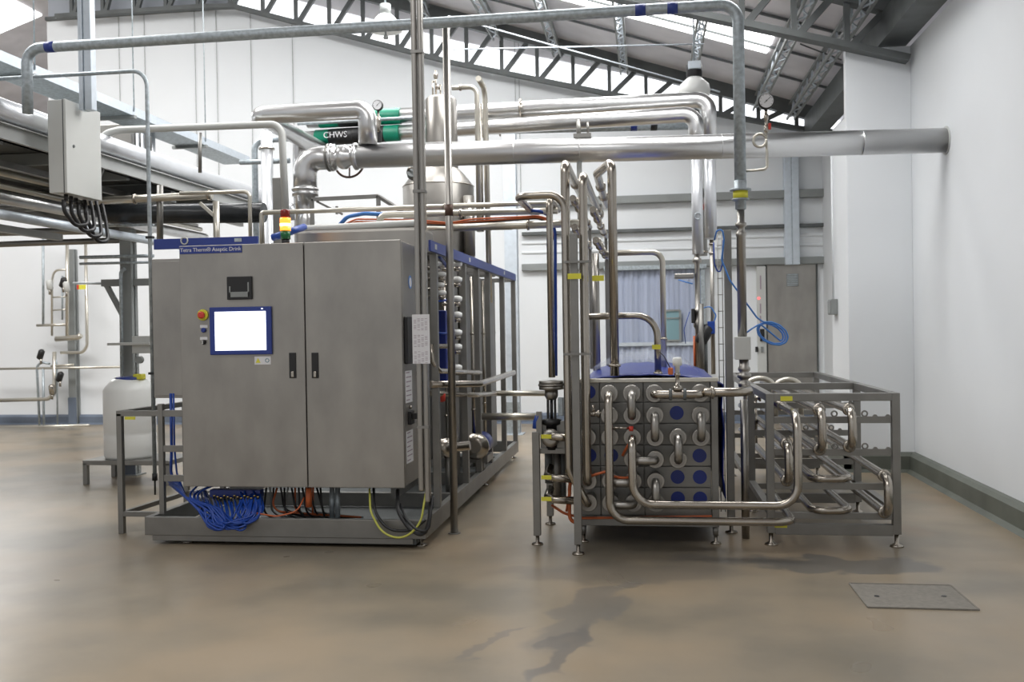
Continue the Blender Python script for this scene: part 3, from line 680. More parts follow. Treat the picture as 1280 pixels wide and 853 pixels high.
# ---- conduit that drops in front at the left
pts = walk((187.5, 300, 7.55), [('z', 88)]); X0 = pts[1]
P = [at(-12, 95, 7.55)]; P[0].z = X0.z; P += [X0, Vector((X0.x, X0.y, at(190, 598, 7.55).z))]
t = thing('conduit', 'thin grey rounded conduit dropping in front of the cable tray to the side frame', 'conduit', P[2])
B().tube(P, .017, 10, .13).build('tube', 'galv', t)
B().cyl(P[2], P[2]+Vector((0, 0, -.14)), .008).build('cable_tail', 'black', t)
B().lathe(P[2]-Vector((0, 0, .02)), (0, 0, 1), [(0, .022), (.06, .022)], 12).build('gland', 'black', t)
for py in (297, 467): z = at(188, py, 7.55).z; B().box((X0.x-.03, 7.53, z-.01), (X0.x+.03, 7.57, z+.01)).build('clip', 'black', t)
# ---- internals seen between the posts
tag(B().box(at(547, 480, 8.3), (at(557, 385, 8.3).x, 8.36, at(557, 388, 8.3).z)).build('blue_column', 'blue', None, .01), 'tall deep blue panel column inside the skid behind the round pole', 'panel')
t = thing('equipment_panel', 'grey inner steel partition standing inside the skid frame', 'partition', (-2.6, 9, .21))
B().box((-2.15, 7.75, .21), (-2.11, 8.5, 2.2)).build('panel', 'frame', t)
for ya_, yb_ in ((8.72, 9.2), (9.38, 9.88), (10.02, 10.88), (11.0, 11.5)): B().box((-1.865, ya_, .21), (-1.85, yb_, 2.18)).build('panel', 'frame', t)
B().box((-3.78, 11.78, .21), (-1.92, 11.80, 2.18)).build('panel', 'frame', t)
B().box((-2.42, 8.7, .21), (-2.36, 11.7, 1.3)).build('panel', 'frame', t)
def valve(px, py, Y, h, label, m='offwhite'):
    p = at(px, py, Y); t = thing('valve', label, 'valve', p, 'white valve heads stacked inside the skid')
    B().lathe(p, (0, 0, 1), [(-h*.5, .02), (-h*.4, .035), (-h*.15, .035), (-h*.1, .02)], 14).build('body', 'tube', t)
    B().lathe(p, (0, 0, 1), [(-h*.1, .03), (0, .045), (h*.3, .045), (h*.42, .02)], 14).build('head', m, t)
    B().cyl(p+Vector((0, 0, -h*.3)), p+Vector((-.14, .02, -h*.3)), .016, n=10).build('branch', 'tube', t)
    return t
for i, py in enumerate((332, 352, 376, 396, 418, 436, 462)):
    valve(571.5, py, 8.45, .105, ['topmost', 'second highest', 'third', 'fourth', 'fifth', 'sixth', 'lowest'][i]+' of the valve heads stacked up behind the round pole')
for i, (px, py) in enumerate(((546, 332), (552, 345), (549, 358), (552, 368), (543, 332))):
    if i < 4: valve(px, py, 8.0, .08, ['upper left', 'upper right', 'middle', 'lower'][i]+' small valve head in the cluster between the two poles', 'offwhite')
b = B()
vt = [(543, 8.3), (559, 8.9), (590, 9.6), (604, 10.4), (608, 10.9), (617, 11.6), (585, 10.2)]
for i, (px, Y) in enumerate(vt):
    p = at(px, 400, Y); lab = ['nearest the square pole', 'just left of the round pole', 'behind the second post', 'between the third and fourth posts', 'close by the fourth post', 'in front of the last post', 'deep behind the second post'][i]
    pipe('riser_tube', 'vertical steel riser tube inside the skid, '+lab, 'tube', [Vector((p.x, Y, .22)), Vector((p.x, Y, 2.15))], .018+.012*(i % 3 == 1), 'tube', clamps=(.3, .7))
# horizontal tubes on the skid side
pipe('outlet_tube', 'polished tube running level past the round pole then out to the skid rear corner', 'tube', [at(537, 481, 7.3), at(600, 480, 8.1), at(642, 466, 10.2)], .028, 'tube', .1)
pipe('outlet_tube', 'polished tube with a dropping elbow between square pole and post', 'tube', [at(539, 430, 7.4), at(541, 452, 7.4), at(548, 464, 7.42), at(575, 465, 8.2), at(600, 466, 9.3)], .022, 'tube', .1)
pipe('outlet_tube', 'short polished tube ending behind the round pole', 'tube', [at(536, 433, 7.5), at(560, 433, 7.8)], .02, 'tube', .1)
pipe('outlet_tube', 'polished tube curving at mid height between the second and third posts', 'tube', [at(538, 492, 8.0), at(560, 493, 8.3), at(595, 494, 8.8), at(622, 492, 10.5)], .024, 'tube', .2)
pipe('product_line', 'upper pale tube crossing the gap from skid to tube bundle', 'pipe', [at(600, 492, 10.4), at(682, 492, 10.4)], .030, 'cream')
pipe('product_line', 'lower pale tube crossing the gap from skid to tube bundle', 'pipe', [at(600, 521, 9.8), at(676, 521, 9.8)], .037, 'cream')
t = thing('pump', 'blue motor pump low inside the skid behind the second post', 'pump', at(598, 590, 9.7))
c = at(600, 555, 9.5); B().lathe(c, (0, 1, 0), [(-.2, .08), (-.18, .11), (.15, .11), (.2, .07)], 20).build('motor', 'blue', t)
B().lathe(c-Vector((0, .25, 0)), (0, 1, 0), [(-.03, .06), (0, .13), (.05, .13)], 24).build('casing', 'tube', t)
B().box(c+Vector((-.1, -.15, -.17)), c+Vector((.1, .15, -.1))).build('foot', 'frame', t)
B().cyl((c.x, c.y, .15), (c.x, c.y, c.z-.16), .05).build('pedestal', 'frame', t)
t = thing('sanitary_pump', 'small polished pump with clamps low inside the skid front bay', 'pump', at(560, 590, 8.3))
c = at(560, 560, 8.3); B().lathe(c, (1, 0, .1), [(-.12, .05), (-.1, .09), (.02, .09), (.03, .04), (.2, .04)], 20).build('casing', 'tube', t)
B().cyl((c.x, c.y, .15), c-Vector((0, 0, .05)), .03).build('pedestal', 'frame', t)
c = at(552, 497, 8.2); tag(B().lathe(c, (0, 0, 1), [(-.04, .02), (-.03, .035), (.03, .035), (.04, .02)], 16).build('red_valve_cap', 'red'), 'dull red valve cap inside the skid left of the round pole', 'valve cap')
tag(B().tube([at(540, 308, 7.5), at(550, 322, 7.7), at(559, 334, 8.0), at(561, 342, 8.1)], .015, 8, .1).build('pneumatic_hose', 'bluehose'), 'blue hose slanting down under the blue side rail', 'hose')
tag(B().tube([at(538, 372, 7.9), at(548, 377, 7.95), at(560, 375, 8.1)], .010, 8, .1).build('pneumatic_hose', 'bluehose'), 'thin blue hose looping level inside the front bay of the skid', 'hose')
tag(B().tube([at(544, 415, 7.9), at(552, 417, 7.95), at(561, 417, 8.05)], .009, 8, .1).build('pneumatic_hose', 'bluehose'), 'short thin blue hose crossing the deep blue column', 'hose')
# ---- vessel above the skid
c = at(548, 240, 10.35); R = .39
zA, zB, zC = at(548, 212, 10.35).z, at(548, 234, 10.35).z, 1.4
t = thing('process_vessel', 'domed stainless vessel with a tall drum-shaped hood rising behind the poles', 'vessel', (c.x, 10.35, zC))
B().lathe((c.x, 10.35, 0), (0, 0, 1), [(zC, R), (zB, R), (zB+.01, R*.985), (zA-.05, R*.72), (zA, R*.58), (zA+.02, R*.5)], 40).build('shell', 'steel', t)
B().ring((c.x, 10.35, zB), (0, 0, 1), R, .006, 36, 6).build('weld_band', 'tube', t)
h0, h1 = at(551, 207, 10.35).z, at(551, 122, 10.35).z; hc = at(551.5, 150, 10.35)
B().lathe((hc.x, 10.35, 0), (0, 0, 1), [(h0-.08, .16), (h0-.03, .178), (h1-.03, .172), (h1, .145)], 32).build('hood', 'steel', t)
c2 = at(515, 216, 10.05); B().ring(c2, (.3, 1, .3), .055, .012, 20, 8).build('sight_port', 'tube', t)
B().lathe(c2, (.3, -1, .5), [(-.06, .05), (0, .05)], 18).build('port_glass', 'darksteel', t)
b = B(); ft = at(545, 120, 10.35)
for dx, h_, r_ in ((0, .28, .012), (.05, .12, .010), (-.035, .17, .010)): b.cyl(ft+Vector((dx, 0, 0)), ft+Vector((dx, 0, h_)), r_, n=8)
b.lathe(ft+Vector((0, 0, .19)), (0, 0, 1), [(0, .022), (.04, .028), (.07, .014)], 12).lathe(ft+Vector((.02, 0, .07)), (0, 0, 1), [(0, .02), (.04, .026), (.05, .012)], 12)
b.cyl(ft+Vector((-.035, 0, .16)), ft+Vector((.01, 0, .16)), .009, n=8).cyl(ft+Vector((0, 0, .1)), ft+Vector((.06, 0, .1)), .012, n=8)
b.build('relief_valves', 'tube', t)
# overflow tubes right of the vessel
yv = 9.9
pipe('vent_tube', 'rounded vent tube rising from the hood and dropping right of the vessel', 'tube', walk((565, 110, yv), [('x', 596), ('z', 290)]), .026, 'cream', .08, clamps=(.05,))
pipe('vent_tube', 'inner vertical tube with a bent top right of the vessel', 'tube', [at(598, 98, 9.9), at(606, 112, 10.3), Vector((at(608, 120, 10.3).x, 10.3, 1.9))], .03, 'cream', .12)
pipe('vent_tube', 'thin vertical tube between the two larger ones right of the vessel', 'tube', walk((601, 130, 10.15), [('z', 290)]), .012, 'tube')
pipe('vent_tube', 'thick upright tube partly hidden right of the vessel', 'tube', walk((586, 245, 10.1), [('z', 320)]), .06, 'steel')
# ---- tubes running over the skid
pipe('overhead_tube', 'pale tube running level just above the signal tower', 'tube', [at(330, 266, 7.9), at(560, 258, 7.9)], .021, 'cream', clamps=(.985,))
pipe('overhead_tube', 'pale tube with a hooked left end over the skid', 'tube', [at(475, 287, 7.7), at(474, 270, 7.7), at(490, 268.5, 7.7), at(697, 263.5, 7.7)], .026, 'cream', .08, clamps=(.5,))
pipe('overhead_tube', 'uppermost pale tube starting right of the vessel foot', 'tube', [Vector((at(561, 268, 8.25).x, 8.25, 2.22)), at(561, 260, 8.25), at(566, 257.5, 8.25), at(697, 253.5, 8.2)], .021, 'cream', .1)
pipe('overhead_tube', 'lower thick pale tube beneath the orange cables', 'tube', [at(562, 285, 7.8), at(727, 279, 7.8)], .032, 'cream', clamps=(.6,))
pipe('overhead_tube', 'low pale tube beginning by the square pole above the blue rail', 'tube', [at(499, 285, 8.0), at(562, 286, 8.0), at(640, 285, 8.0)], .017, 'cream')
for k, (dy, m, lab) in enumerate(((0, 'orange', 'upper'), (3, 'orange', 'middle'), (5, 'rust', 'lower'))):
    tag(B().tube([at(430+k*5, 281, 8.0), at(445, 274+dy, 7.95), at(520, 275+dy, 7.85), at(562, 279+dy*.5, 7.82), at(590, 274+dy, 7.82), at(675, 270+dy*.6, 7.8), at(689, 276+dy, 7.85), at(692, 300, 7.85)], .008, 6, .15).build('orange_cable', m), lab+' of the orange cables lying along the tubes over the skid', 'cable')
tag(B().tube([at(424, 282, 8.1), at(434, 271, 8.05), at(455, 267, 8.0), at(478, 268, 8.0)], .018, 8, .15).build('pneumatic_hose', 'bluehose_l'), 'blue hose arching over the skid beside the orange cables', 'hose')
tag(B().tube([at(662, 263, 7.6), at(675, 264, 7.65), at(687, 270, 7.8), at(694, 290, 7.8), at(695, 470, 7.8)], .013, 8, .15).build('pneumatic_hose', 'bluehose'), 'blue hose following the slim riser down beside the tall bent tubes', 'hose')
t = thing('guard_rail_frame', 'square-tube grey guard frame on top of the skid left of the vessel', 'guard frame', at(391, 270, 9))
b = B(); P1, P2, P3, P4 = at(391, 250, 9), at(474, 246, 9), at(391, 268, 9), at(474, 268, 9)
P3 = Vector((P1.x, 8.97, 2.24)); P4 = Vector((P2.x, 8.97, 2.24)); P1.y = P2.y = 8.97; b.bar(P1, P2, .035, .035).bar(P1, P3, .035, .035).bar(P2, P4, .035, .035).bar(at(396, 252, 9), at(428, 268, 9), .02, .02).bar(P2, at(502, 264, 8.6), .03, .03).bar(at(421, 258, 9), at(421, 268, 9), .02, .02)
b.build('square_tube', 'frame', t)
# ---- low guard frame at the left and drum
t = thing('guard_rail_frame', 'low square-tube guard frame standing on the floor left of the skid', 'guard frame', (-4.1, 7.3, 0))
A = atZ(153, 667, 0); zt_ = at(153, 517, A.y).z; Bx = at(203, 640, A.y).x
C_ = (A.x+.05, 8.25)
b = B(); b.bar((A.x, A.y, 0), (A.x, A.y, zt_), .045, .045, Vector((0, 1, 0))).build('post', 'frame', t, .003)
b = B(); b.bar((C_[0], C_[1], 0), (C_[0], C_[1], zt_), .045, .045, Vector((0, 1, 0))).build('post', 'frame', t, .003)
b = B().bar((A.x-.022, A.y, zt_), (XLs-.03, A.y, zt_), .045, .045).bar((A.x, A.y, zt_), (C_[0], C_[1], zt_), .045, .045).bar((C_[0], C_[1], zt_), (XLs-.03, C_[1], zt_), .045, .045); b.build('top_bar', 'frame', t, .003)
b = B().bar((A.x, A.y, .16), (XLs-.03, A.y, .16), .04, .04).bar((A.x, A.y, .16), (C_[0], C_[1], .16), .04, .04).bar((C_[0], C_[1], .16), (XLs-.03, C_[1], .16), .04, .04); b.build('bottom_bar', 'frame', t, .003)
zz = at(170, 567, C_[1]).z; B().bar((C_[0], C_[1], zz), (XLs-.03, C_[1], zz), .04, .04).build('middle_bar', 'frame', t, .003)
q = at(163, 523, A.y-.03); B().box((q.x-.05, A.y-.03, q.z-.012), (q.x+.04, A.y-.024, q.z+.012)).build('yellow_tag', 'yellow', t)
A = atZ(108, 606, 0)
dx_ = at(156, 500, 9.8).x; ztb = at(156, 577, 9.55).z
t = thing('drum_stand', 'low grey steel stand under the white drum', 'stand', (dx_, 9.8, 0))
for x, y in ((A.x, A.y), (A.x, A.y+.55), (A.x+.95, A.y), (A.x+.95, A.y+.55)): B().box((x-.025, y-.025, 0), (x+.025, y+.025, ztb-.03)).build('leg', 'frame', t, .003)
B().box((A.x-.025, A.y-.025, ztb-.05), (A.x+.975, A.y+.575, ztb)).build('top_frame', 'frame', t, .004)
t = thing('plastic_drum', 'white plastic drum with a blue cap on the low steel stand', 'drum', (dx_, A.y+.28, ztb))
zt_ = at(156, 484, A.y).z; cc = (dx_, A.y+.275, 0); R = .275
B().lathe(cc, (0, 0, 1), [(ztb, R-.02), (ztb+.03, R), (ztb+.25, R), (ztb+.27, R-.006), (ztb+.29, R), (zt_-.05, R), (zt_, R-.03), (zt_+.05, R*.72), (zt_+.08, R*.6)], 40).build('body', 'offwhite', t)
B().lathe((cc[0]+.02, cc[1]-.02, 0), (0, 0, 1), [(zt_+.05, .15), (zt_+.095, .15), (zt_+.10, .13)], 28).build('cap', 'fascia', t)
B().box((cc[0]+.10, cc[1]-.10, zt_+.07), (cc[0]+.2, cc[1], zt_+.13)).build('yellow_label', 'yellow', t, .01)
B().ring((cc[0]-.12, cc[1]-.05, zt_+.04), (.4, 1, 0), .05, .012, 16, 6).build('grip', 'offwhite', t)
# ---- stand behind: bracket and shelf on the dark column
t = thing('wall_bracket', 'triangular grey steel bracket arm on the dark column', 'bracket', (cx2, cy2, 2.2))
p = at(128, 353, cy2); q = at(158, 395, cy2)
B().box((p.x, cy2-.03, p.z-.05), (XLs-.02, cy2+.03, p.z+.03)).build('arm', 'greypaint', t)
B().bar((p.x+.05, cy2, p.z-.03), (q.x-.04, cy2, q.z), .05, .05).build('brace', 'greypaint', t)
pipe('riser_tube', 'slim grey tube with a crooked top beside the dark column', 'tube', [at(156, 336, cy2-.12), at(151, 340, cy2-.12), Vector((at(151, 400, cy2-.12).x, cy2-.12, 1.1))], .02, 'galv', .05)
t = thing('instrument_shelf', 'pale flat instrument box on a shelf beside the dark column', 'instrument', at(170, 440, 9.7))
a, c = at(168, 442, 9.9), at(192, 420, 9.9); B().box((a.x, 9.85, a.z), (c.x, 10.0, c.z)).build('box_body', 'palegrey', t, .006)
a, c = at(140, 432, 9.9), at(192, 428, 9.9); B().box((a.x, 9.80, a.z), (c.x, cy2-.06, c.z)).build('shelf', 'palegrey', t, .004)
c = at(176, 450, 9.8); B().lathe(c, (0, -1, 0), [(0, .04), (.05, .04)], 16).build('gauge', 'greypaint', t)
# ---- valve manifold on the back wall at far left
YW = 15.9
def wtube(lab, pts, r, m='cream', bend=.1, clamps=()): pipe('wall_tube', lab, 'tube', [at(*p, YW) for p in pts], r, m, bend, 10, clamps)
wtube('long pale tube running level along the back wall at left', [(-10, 461.5), (150, 459)], .022)
wtube('lower pale tube with an upturned end left of the slim column', [(-10, 501), (60, 499), (68, 492), (68, 440)], .035)
wtube('straight grey drop tube left of the valve manifold', [(54, 290), (54, 408)], .022, 'galv')
wtube('tube bent at the top with a return at left of the manifold', [(86, 337), (68, 338), (65, 350), (65, 420)], .02, 'cream', .12)
wtube('drop tube right of the slim column ending in an elbow', [(107, 300), (109, 432), (104, 441), (76, 441)], .028, 'cream', .15)
wtube('short stout tube crossing in front of the slim column', [(70, 424), (98, 422), (101, 419)], .05)
wtube('vertical tube close left of the slim column', [(84, 300), (84, 425)], .03)
wtube('thin vertical tube inside the manifold', [(78, 345), (78, 400)], .018, 'galv')
wtube('lower leg tube of the manifold, left', [(50, 540), (46, 458), (52, 453), (62, 455)], .022, 'galv', .1)
wtube('lower leg tube of the manifold, second from left', [(55, 540), (54, 460)], .022, 'galv')
wtube('lower leg tube of the manifold, rightmost', [(72, 535), (71, 455), (68, 445)], .015, 'galv')
wtube('flat pale crossbar above the stout tube', [(46, 407), (84, 406)], .025)
wtube('crossbar low on the manifold', [(64, 458), (92, 456)], .02)
wtube('thin cross tube high on the manifold, lower one', [(66, 388), (84, 387)], .014)
wtube('thin cross tube high on the manifold, upper one', [(64, 372), (84, 371)], .014)
wtube('floor rail tube along the foot of the back wall', [(-10, 535), (112, 532)], .028)
for k, (px, py, m, lab) in enumerate(((62, 356, 'palegrey', 'pale actuator at the upper left of the manifold'), (83, 358, 'palegrey', 'pale actuator against the slim column'), (51, 443, 'black', 'small black valve head tilted at the left of the manifold'), (75, 471, 'black', 'small black valve head low beside the slim column'), (79, 353, 'black', 'black valve handle high on the manifold'), (65, 487, 'tube', 'polished valve body low on the manifold'))):
    p = at(px, py, YW-.04); tt = thing('small_valve', lab, 'valve', p)
    B().lathe(p, (.5 if m == 'black' else 0, -.2, 1), [(-.10, .03), (-.08, .055), (.06, .055), (.09, .03)], 14).build('head', m, tt)
    B().cyl(p-Vector((0, 0, .18)), p-Vector((0, 0, .08)), .02, n=8).build('stem', 'tube', tt)
for px, w_, m, lab, dy in ((103, .065, 'yellow', 'yellow pipe tag beside the slim column', 0), (97, .035, 'red', 'red pipe tag overlapped by a yellow one', .03)):
    p = at(px, 359, YW-.25); tt = thing('pipe_tag', lab, 'tag', p)
    B().box((p.x-w_, p.y+dy, p.z-.04), (p.x+w_, p.y+dy+.01, p.z+.04)).build('plate', m, tt)
    B().cyl((p.x, p.y+dy, p.z), (at(94, 359, YW).x, 16.2, p.z), .006, n=6).build('tag_arm', 'frame', tt)
pipe('bracket_tube', 'thin level tube from the slim column toward the bracket', 'tube', [at(92, 354, 13), at(140, 355, 11)], .015, 'galv')
# ================================================================ PIPE BRIDGE AT UPPER LEFT
XB = -5.35
e0 = atX(60, 181, XB); zdk = e0.z
t = thing('pipe_bridge', 'grey steel pipe bridge running away at upper left, seen from below', 'platform', (XB-1, 10, zdk-.2))
B().box((XB-.05, 6.0, zdk-.075), (XB, 13.4, zdk+.065)).box((XB-.05, 6.0, zdk-.075), (XB+.04, 13.4, zdk-.065)).box((XB-.05, 6.0, zdk+.055), (XB+.04, 13.4, zdk+.065)).build('edge_beam', 'beamgrey', t)
B().box((-8.4, 6.0, zdk-.075), (-8.35, 13.4, zdk+.065)).build('edge_beam', 'greypaint', t)
y = 6.4
while y < 13.4: B().box((-8.35, y, zdk-.10), (XB-.05, y+.06, zdk+.01)).build('joist', 'greypaint', t); y += 1.0
B().box((-8.35, 6.0, zdk+.02), (XB-.05, 13.4, zdk+.04)).build('deck', 'darksteel', t)
for x in (-5.9, -6.6, -7.3): B().box((x-.03, 6.0, zdk-.16), (x+.03, 13.4, zdk-.10)).build('stringer', 'frame', t)
B().box((cx2-.08, cy2-.08, 2.98), (cx2+.08, cy2+.08, zdk-.1)).build('column_cap', 'greypaint', t)
B().box((-8.4, cy2-.06, zdk-.22), (XB, cy2+.06, zdk-.10)).build('cross_beam', 'darksteel', t)
def ypipe(lab, px, py, X, r, m, y0=6.0, y1=13.5, **k):
    p = atX(px, py, X); return pipe('insulated_pipe' if r > .05 else 'service_pipe', lab, 'pipe', [Vector((X, y0, p.z)), Vector((X, y1, p.z))], r, m, **k)
ypipe('long silver-clad pipe on the edge of the pipe bridge at upper left', 60, 158, XB-.06, .105, 'white_clad')
for k, (px, py, X, r, m) in enumerate(((0, 215, -6.2, .035, 'cream'), (0, 232, -6.0, .03, 'cream'), (0, 246, -5.8, .06, 'foil'), (0, 268, -5.6, .045, 'galv_light'), (0, 200, -6.6, .03, 'cream'))):
    ypipe(['second highest thin pale pipe slung under the bridge', 'third thin pale pipe slung under the bridge', 'foil wrapped pipe slung under the bridge', 'lowest pale pipe slung under the bridge edge', 'highest thin pale pipe slung under the bridge'][k], px, py, X, r, m, 6.0, 12.6-.3*k)
t = pipe('black_wrapped_pipe', 'thick black wrapped pipe crossing behind the grey wall box', 'pipe', [at(-15, 243, 9.6), at(90, 254, 9.6), at(140, 268, 9.6), at(330, 266, 9.6)], .105, 'blackclad', .3, 18)
t = pipe('service_pipe', 'cream tube crossing level below the grey wall box', 'pipe', [at(106, 252, 8.9), at(265, 244, 8.9)], .038, 'cream', clamps=(.4, .98)); q = at(110, 252, 8.9); B().bar(q, (XB-.01, 8.9, zdk-.07), .03, .03).build('hanger', 'frame', t)
for k, (px0, py0, px1, py1, Y, r, lab) in enumerate(((-10, 291, 192, 287, 10.8, .045, 'upper grey level bar of the pipe rack below the bridge'), (-10, 306, 190, 299, 10.3, .035, 'lower grey level bar of the pipe rack below the bridge'), (100, 322, 192, 320, cy2-.08, .02, 'thin tube level with the bracket, upper'), (100, 330, 190, 328, cy2-.08, .015, 'thin tube level with the bracket, lower'), (112, 283, 192, 280, 9.9, .02, 'thin bar just under the black wrapped pipe'))):
    pipe('rack_bar', lab, 'pipe', [at(px0, py0, Y), at(px1, py1, Y)], r, 'frame' if k < 2 else 'galv')
for k, (px0, py0, px1, py1, lab) in enumerate(((-10, 262, 95, 282, 'upper slanting pale bar of the rack at the left edge'), (-10, 284, 75, 300, 'lower slanting pale bar of the rack at the left edge'))):
    pa_ = atX(px0, py0, -6.1); pb2 = atX(px1, py1, -6.1); pb2.z = pa_.z; tag(B().bar(pa_, pb2, .07, .07).build('rack_bar', 'frame'), lab, 'bar')
for px, y0_, y1_, lab in ((270, 252, 298, 'short cream post under the right end of the cream tube'), (200, 232, 302, 'grey post behind the rounded conduit under the bridge'), (250, 166, 216, 'thin rail post hanging beside the cable tray end')):
    pipe('support_post', lab, 'post', (lambda A_: [A_, Vector((A_.x, A_.y, 2.24)) if px == 270 else at(px, y1_, 8.95)])(at(px, y0_, 8.95)), .032 if px != 250 else .018, 'cream' if px == 270 else 'frame')
tag(B().bar(at(250, 254, 8.95), at(268, 270, 8.95), .03, .03).build('brace', 'cream'), 'short diagonal brace under the cream tube end', 'brace')
pipe('rail_tube', 'small arched rail tube just above the cabinet left side', 'rail', [at(225, 242, 8.6), at(306, 239.5, 8.6), at(312, 243, 8.6), Vector((at(312, 243, 8.6).x, 8.6, 2.24))], .018, 'cream', .08)
pipe('rail_tube', 'second arched rail tube standing left of the signal tower', 'rail', [Vector((at(327, 266, 8.0).x, 8.0, 2.24)), at(327, 266, 8.0), at(334, 266, 8.0)], .022, 'cream', .08)
# rail tube and pipes left of the big valve
pipe('steam_pipe', 'bare grey tube crossing above the bridge and bending down at the big valve', 'pipe', [at(126, 190, 9.0), at(128, 168, 9.0), at(150, 162.5, 9.0), at(352, 155, 9.0), at(357, 266, 9.0)], .036, 'palegrey', .12, 14)
pipe('insulated_pipe', 'pale clad upright pipe left of the white elbow', 'pipe', (lambda A_: [A_, Vector((A_.x, A_.y, 0))])(at(333, 165, 10.6)), .068, 'white_clad', clamps=(.05,))
pipe('service_pipe', 'grey tube bent at the top left of the pale upright pipe', 'pipe', [at(378, 172, 10.9), at(318, 176, 10.9), Vector((at(318, 176, 10.9).x, 10.9, 0))], .036, 'galv', .12)
pipe('service_pipe', 'short grey cross tube behind the pale upright pipe', 'pipe', [at(300, 203, 10.66), at(362, 201, 10.66)], .03, 'galv')
a, c = at(341, 262, 10.2), at(352, 222, 10.2); a.z = 2.24; tag(B().box(a, (c.x, 10.3, c.z)).build('support_plate', 'frame', None, .004), 'grey upright support plate by the bare bent tube', 'plate')
# grey wall box + galvanised strut
p0 = atX(82, 124, -5.0); p1 = atX(125, 138, -5.0); zb_ = atX(82, 240, -5.0).z; zt_ = p0.z
t = thing('wall_box', 'pale grey electrical box hanging from the galvanised strut at upper left', 'electrical box', (-5.1, (p0.y+p1.y)/2, zb_))
xb = at(60, 180, p0.y).x
B().box((xb, p0.y, zb_), (-5.03, p1.y, zt_)).build('body', 'palegrey', t, .006)
B().box((-5.034, p0.y-.003, zb_-.003), (-5.027, p1.y+.003, zt_+.003)).build('door_seal', 'darksteel', t)
dd = B().box((-5.026, p0.y-.004, zb_-.004), (-5.0, p1.y+.004, zt_+.004)).build('door', 'palegrey', t, .005)
q = atX(92, 183, -5.0); B().lathe((-5.0, q.y, q.z), (1, 0, 0), [(0, .014), (.006, .014)], 12).build('lock', 'darksteel', dd)
for k in range(3): q = Vector((-5.08-.03*k, p0.y+.1+.12*k, zb_)); B().cyl(q, q-Vector((0, 0, .06)), .018, n=10).build('gland', 'black', t)
for k in range(4):
    q = Vector((-5.09, p0.y+.08+.11*k, zb_-.05)); w_ = q+Vector((.03, .12, -.22-.04*k))
    tag(B().tube([q, q-Vector((0, 0, .1)), w_, w_+Vector((.02, .16, .03)), w_+Vector((-.06, .26, .22)), w_+Vector((-.12, .3, .40))], .018, 8, .1).build('hanging_cable', 'black'), ['nearest', 'second', 'third', 'rearmost'][k]+' black cable drooping from the underside of the grey wall box', 'cable')
p = at(108.5, 60, p0.y+.2)
t = thing('strut_post', 'pale galvanised strut dropping from the roof to the grey wall box', 'strut', (p.x, p0.y+.2, zt_))
B().box((p.x-.062, p0.y+.16, zt_-.06), (p.x-.02, p0.y+.24, 7.2)).box((p.x-.006, p0.y+.16, zt_-.06), (p.x+.062, p0.y+.24, 7.2)).build('channel', 'galv_light', t, .006)
B().box((p.x-.03, p0.y+.18, zt_-.06), (p.x+.0, p0.y+.24, 7.2)).build('slot', 'galv', t)
# cable tray
p = atX(100, 112, -6.5); p2 = atX(312, 205, -6.5); zt_ = p.z
t = thing('cable_tray', 'long galvanised cable tray running away toward the back wall', 'cable tray', (-6.7, 10, zt_))
B().box((-6.5, 7.5, zt_-.05), (-6.49, p2.y, zt_+.06)).box((-6.95, 7.5, zt_-.05), (-6.94, p2.y, zt_+.06)).build('side_flange', 'galv_light', t)
B().box((-6.94, 7.5, zt_-.05), (-6.5, p2.y, zt_-.04)).build('tray_bottom', 'galv', t)
for y in (9.5, 11.5, 13.5): B().cyl((-6.48, y, zt_), (-6.48, y, roofz(-6.5)), .008, n=6).build('hanger_rod', 'galv', t)
for y in (9.5, 11.5, 13.5): B().box((-7.0, y-.03, zt_-.09), (-6.46, y+.03, zt_-.05)).build('tray_support', 'greypaint', t)
# dim equipment seen through the opening at far left
for k, (px, w_, lab) in enumerate(((15, .25, 'pale upright post seen through the far left opening'), (47, .14, 'slim upright post right in the far left opening'))):
    p = at(px, 110, 22); tag(B().box((p.x-w_/2, 22, 0), (p.x+w_/2, 22.2, 7.0)).build('far_post', 'galv_light'), lab, 'post')
for k, z in enumerate((5.6, 6.4)):
    tag(B().box((-20, 21.6, z), (-14, 21.8, z+.15)).build('far_beam', 'greypaint'), ('lower' if k == 0 else 'upper')+' grey beam seen through the far left opening', 'beam')
p = at(140, 170, 12.6)
t = thing('ventilation_unit', 'grey boxed unit with pipes on the far end of the pipe bridge', 'equipment', (p.x, 12.8, zdk))
B().box((p.x-.35, 12.5, zdk+.04), (p.x+.35, 13.1, p.z+.15)).build('housing', 'frame', t, .02)
for k in range(4): B().cyl((p.x+.38+.08*k, 12.6, zdk+.03), (p.x+.38+.08*k, 12.6, p.z+.05), .025).build('pipe_stub', 'white_clad', t)
# ================================================================ TUBULAR HEAT EXCHANGER
YP = 7.18; PIT = .1616; PZ = .158
r5 = at(874.6, 583.2, YP); X5 = r5.x; Zc = r5.z        # between rows 3 and 4
CX = [X5-PIT*(5-j) for j in range(6)]
RZ = [Zc+PZ*(3.5-i) for i in range(6)]                 # rows 0..5 -> r3 above centre
RZ = [z+0*PZ for z in RZ]
hx = thing('heat_exchanger', 'boxy tubular heat exchanger with rows of round flanges, bends and blue blanks', 'heat exchanger', ((CX[0]+CX[5])/2, 8.4, 0))
xl, xr_ = CX[0]-.075, at(889, 560, YP).x; zt = at(800, 478, YP).z; zb = at(800, 645, YP).z
B().box((xl+.01, YP+.03, zb+.01), (xr_-.01, 9.9, zt-.01)).build('shell', 'frame', hx)
cols = ((xl, (CX[0]+CX[1])/2), ((CX[0]+CX[1])/2, (CX[2]+CX[3])/2), ((CX[2]+CX[3])/2, xr_))
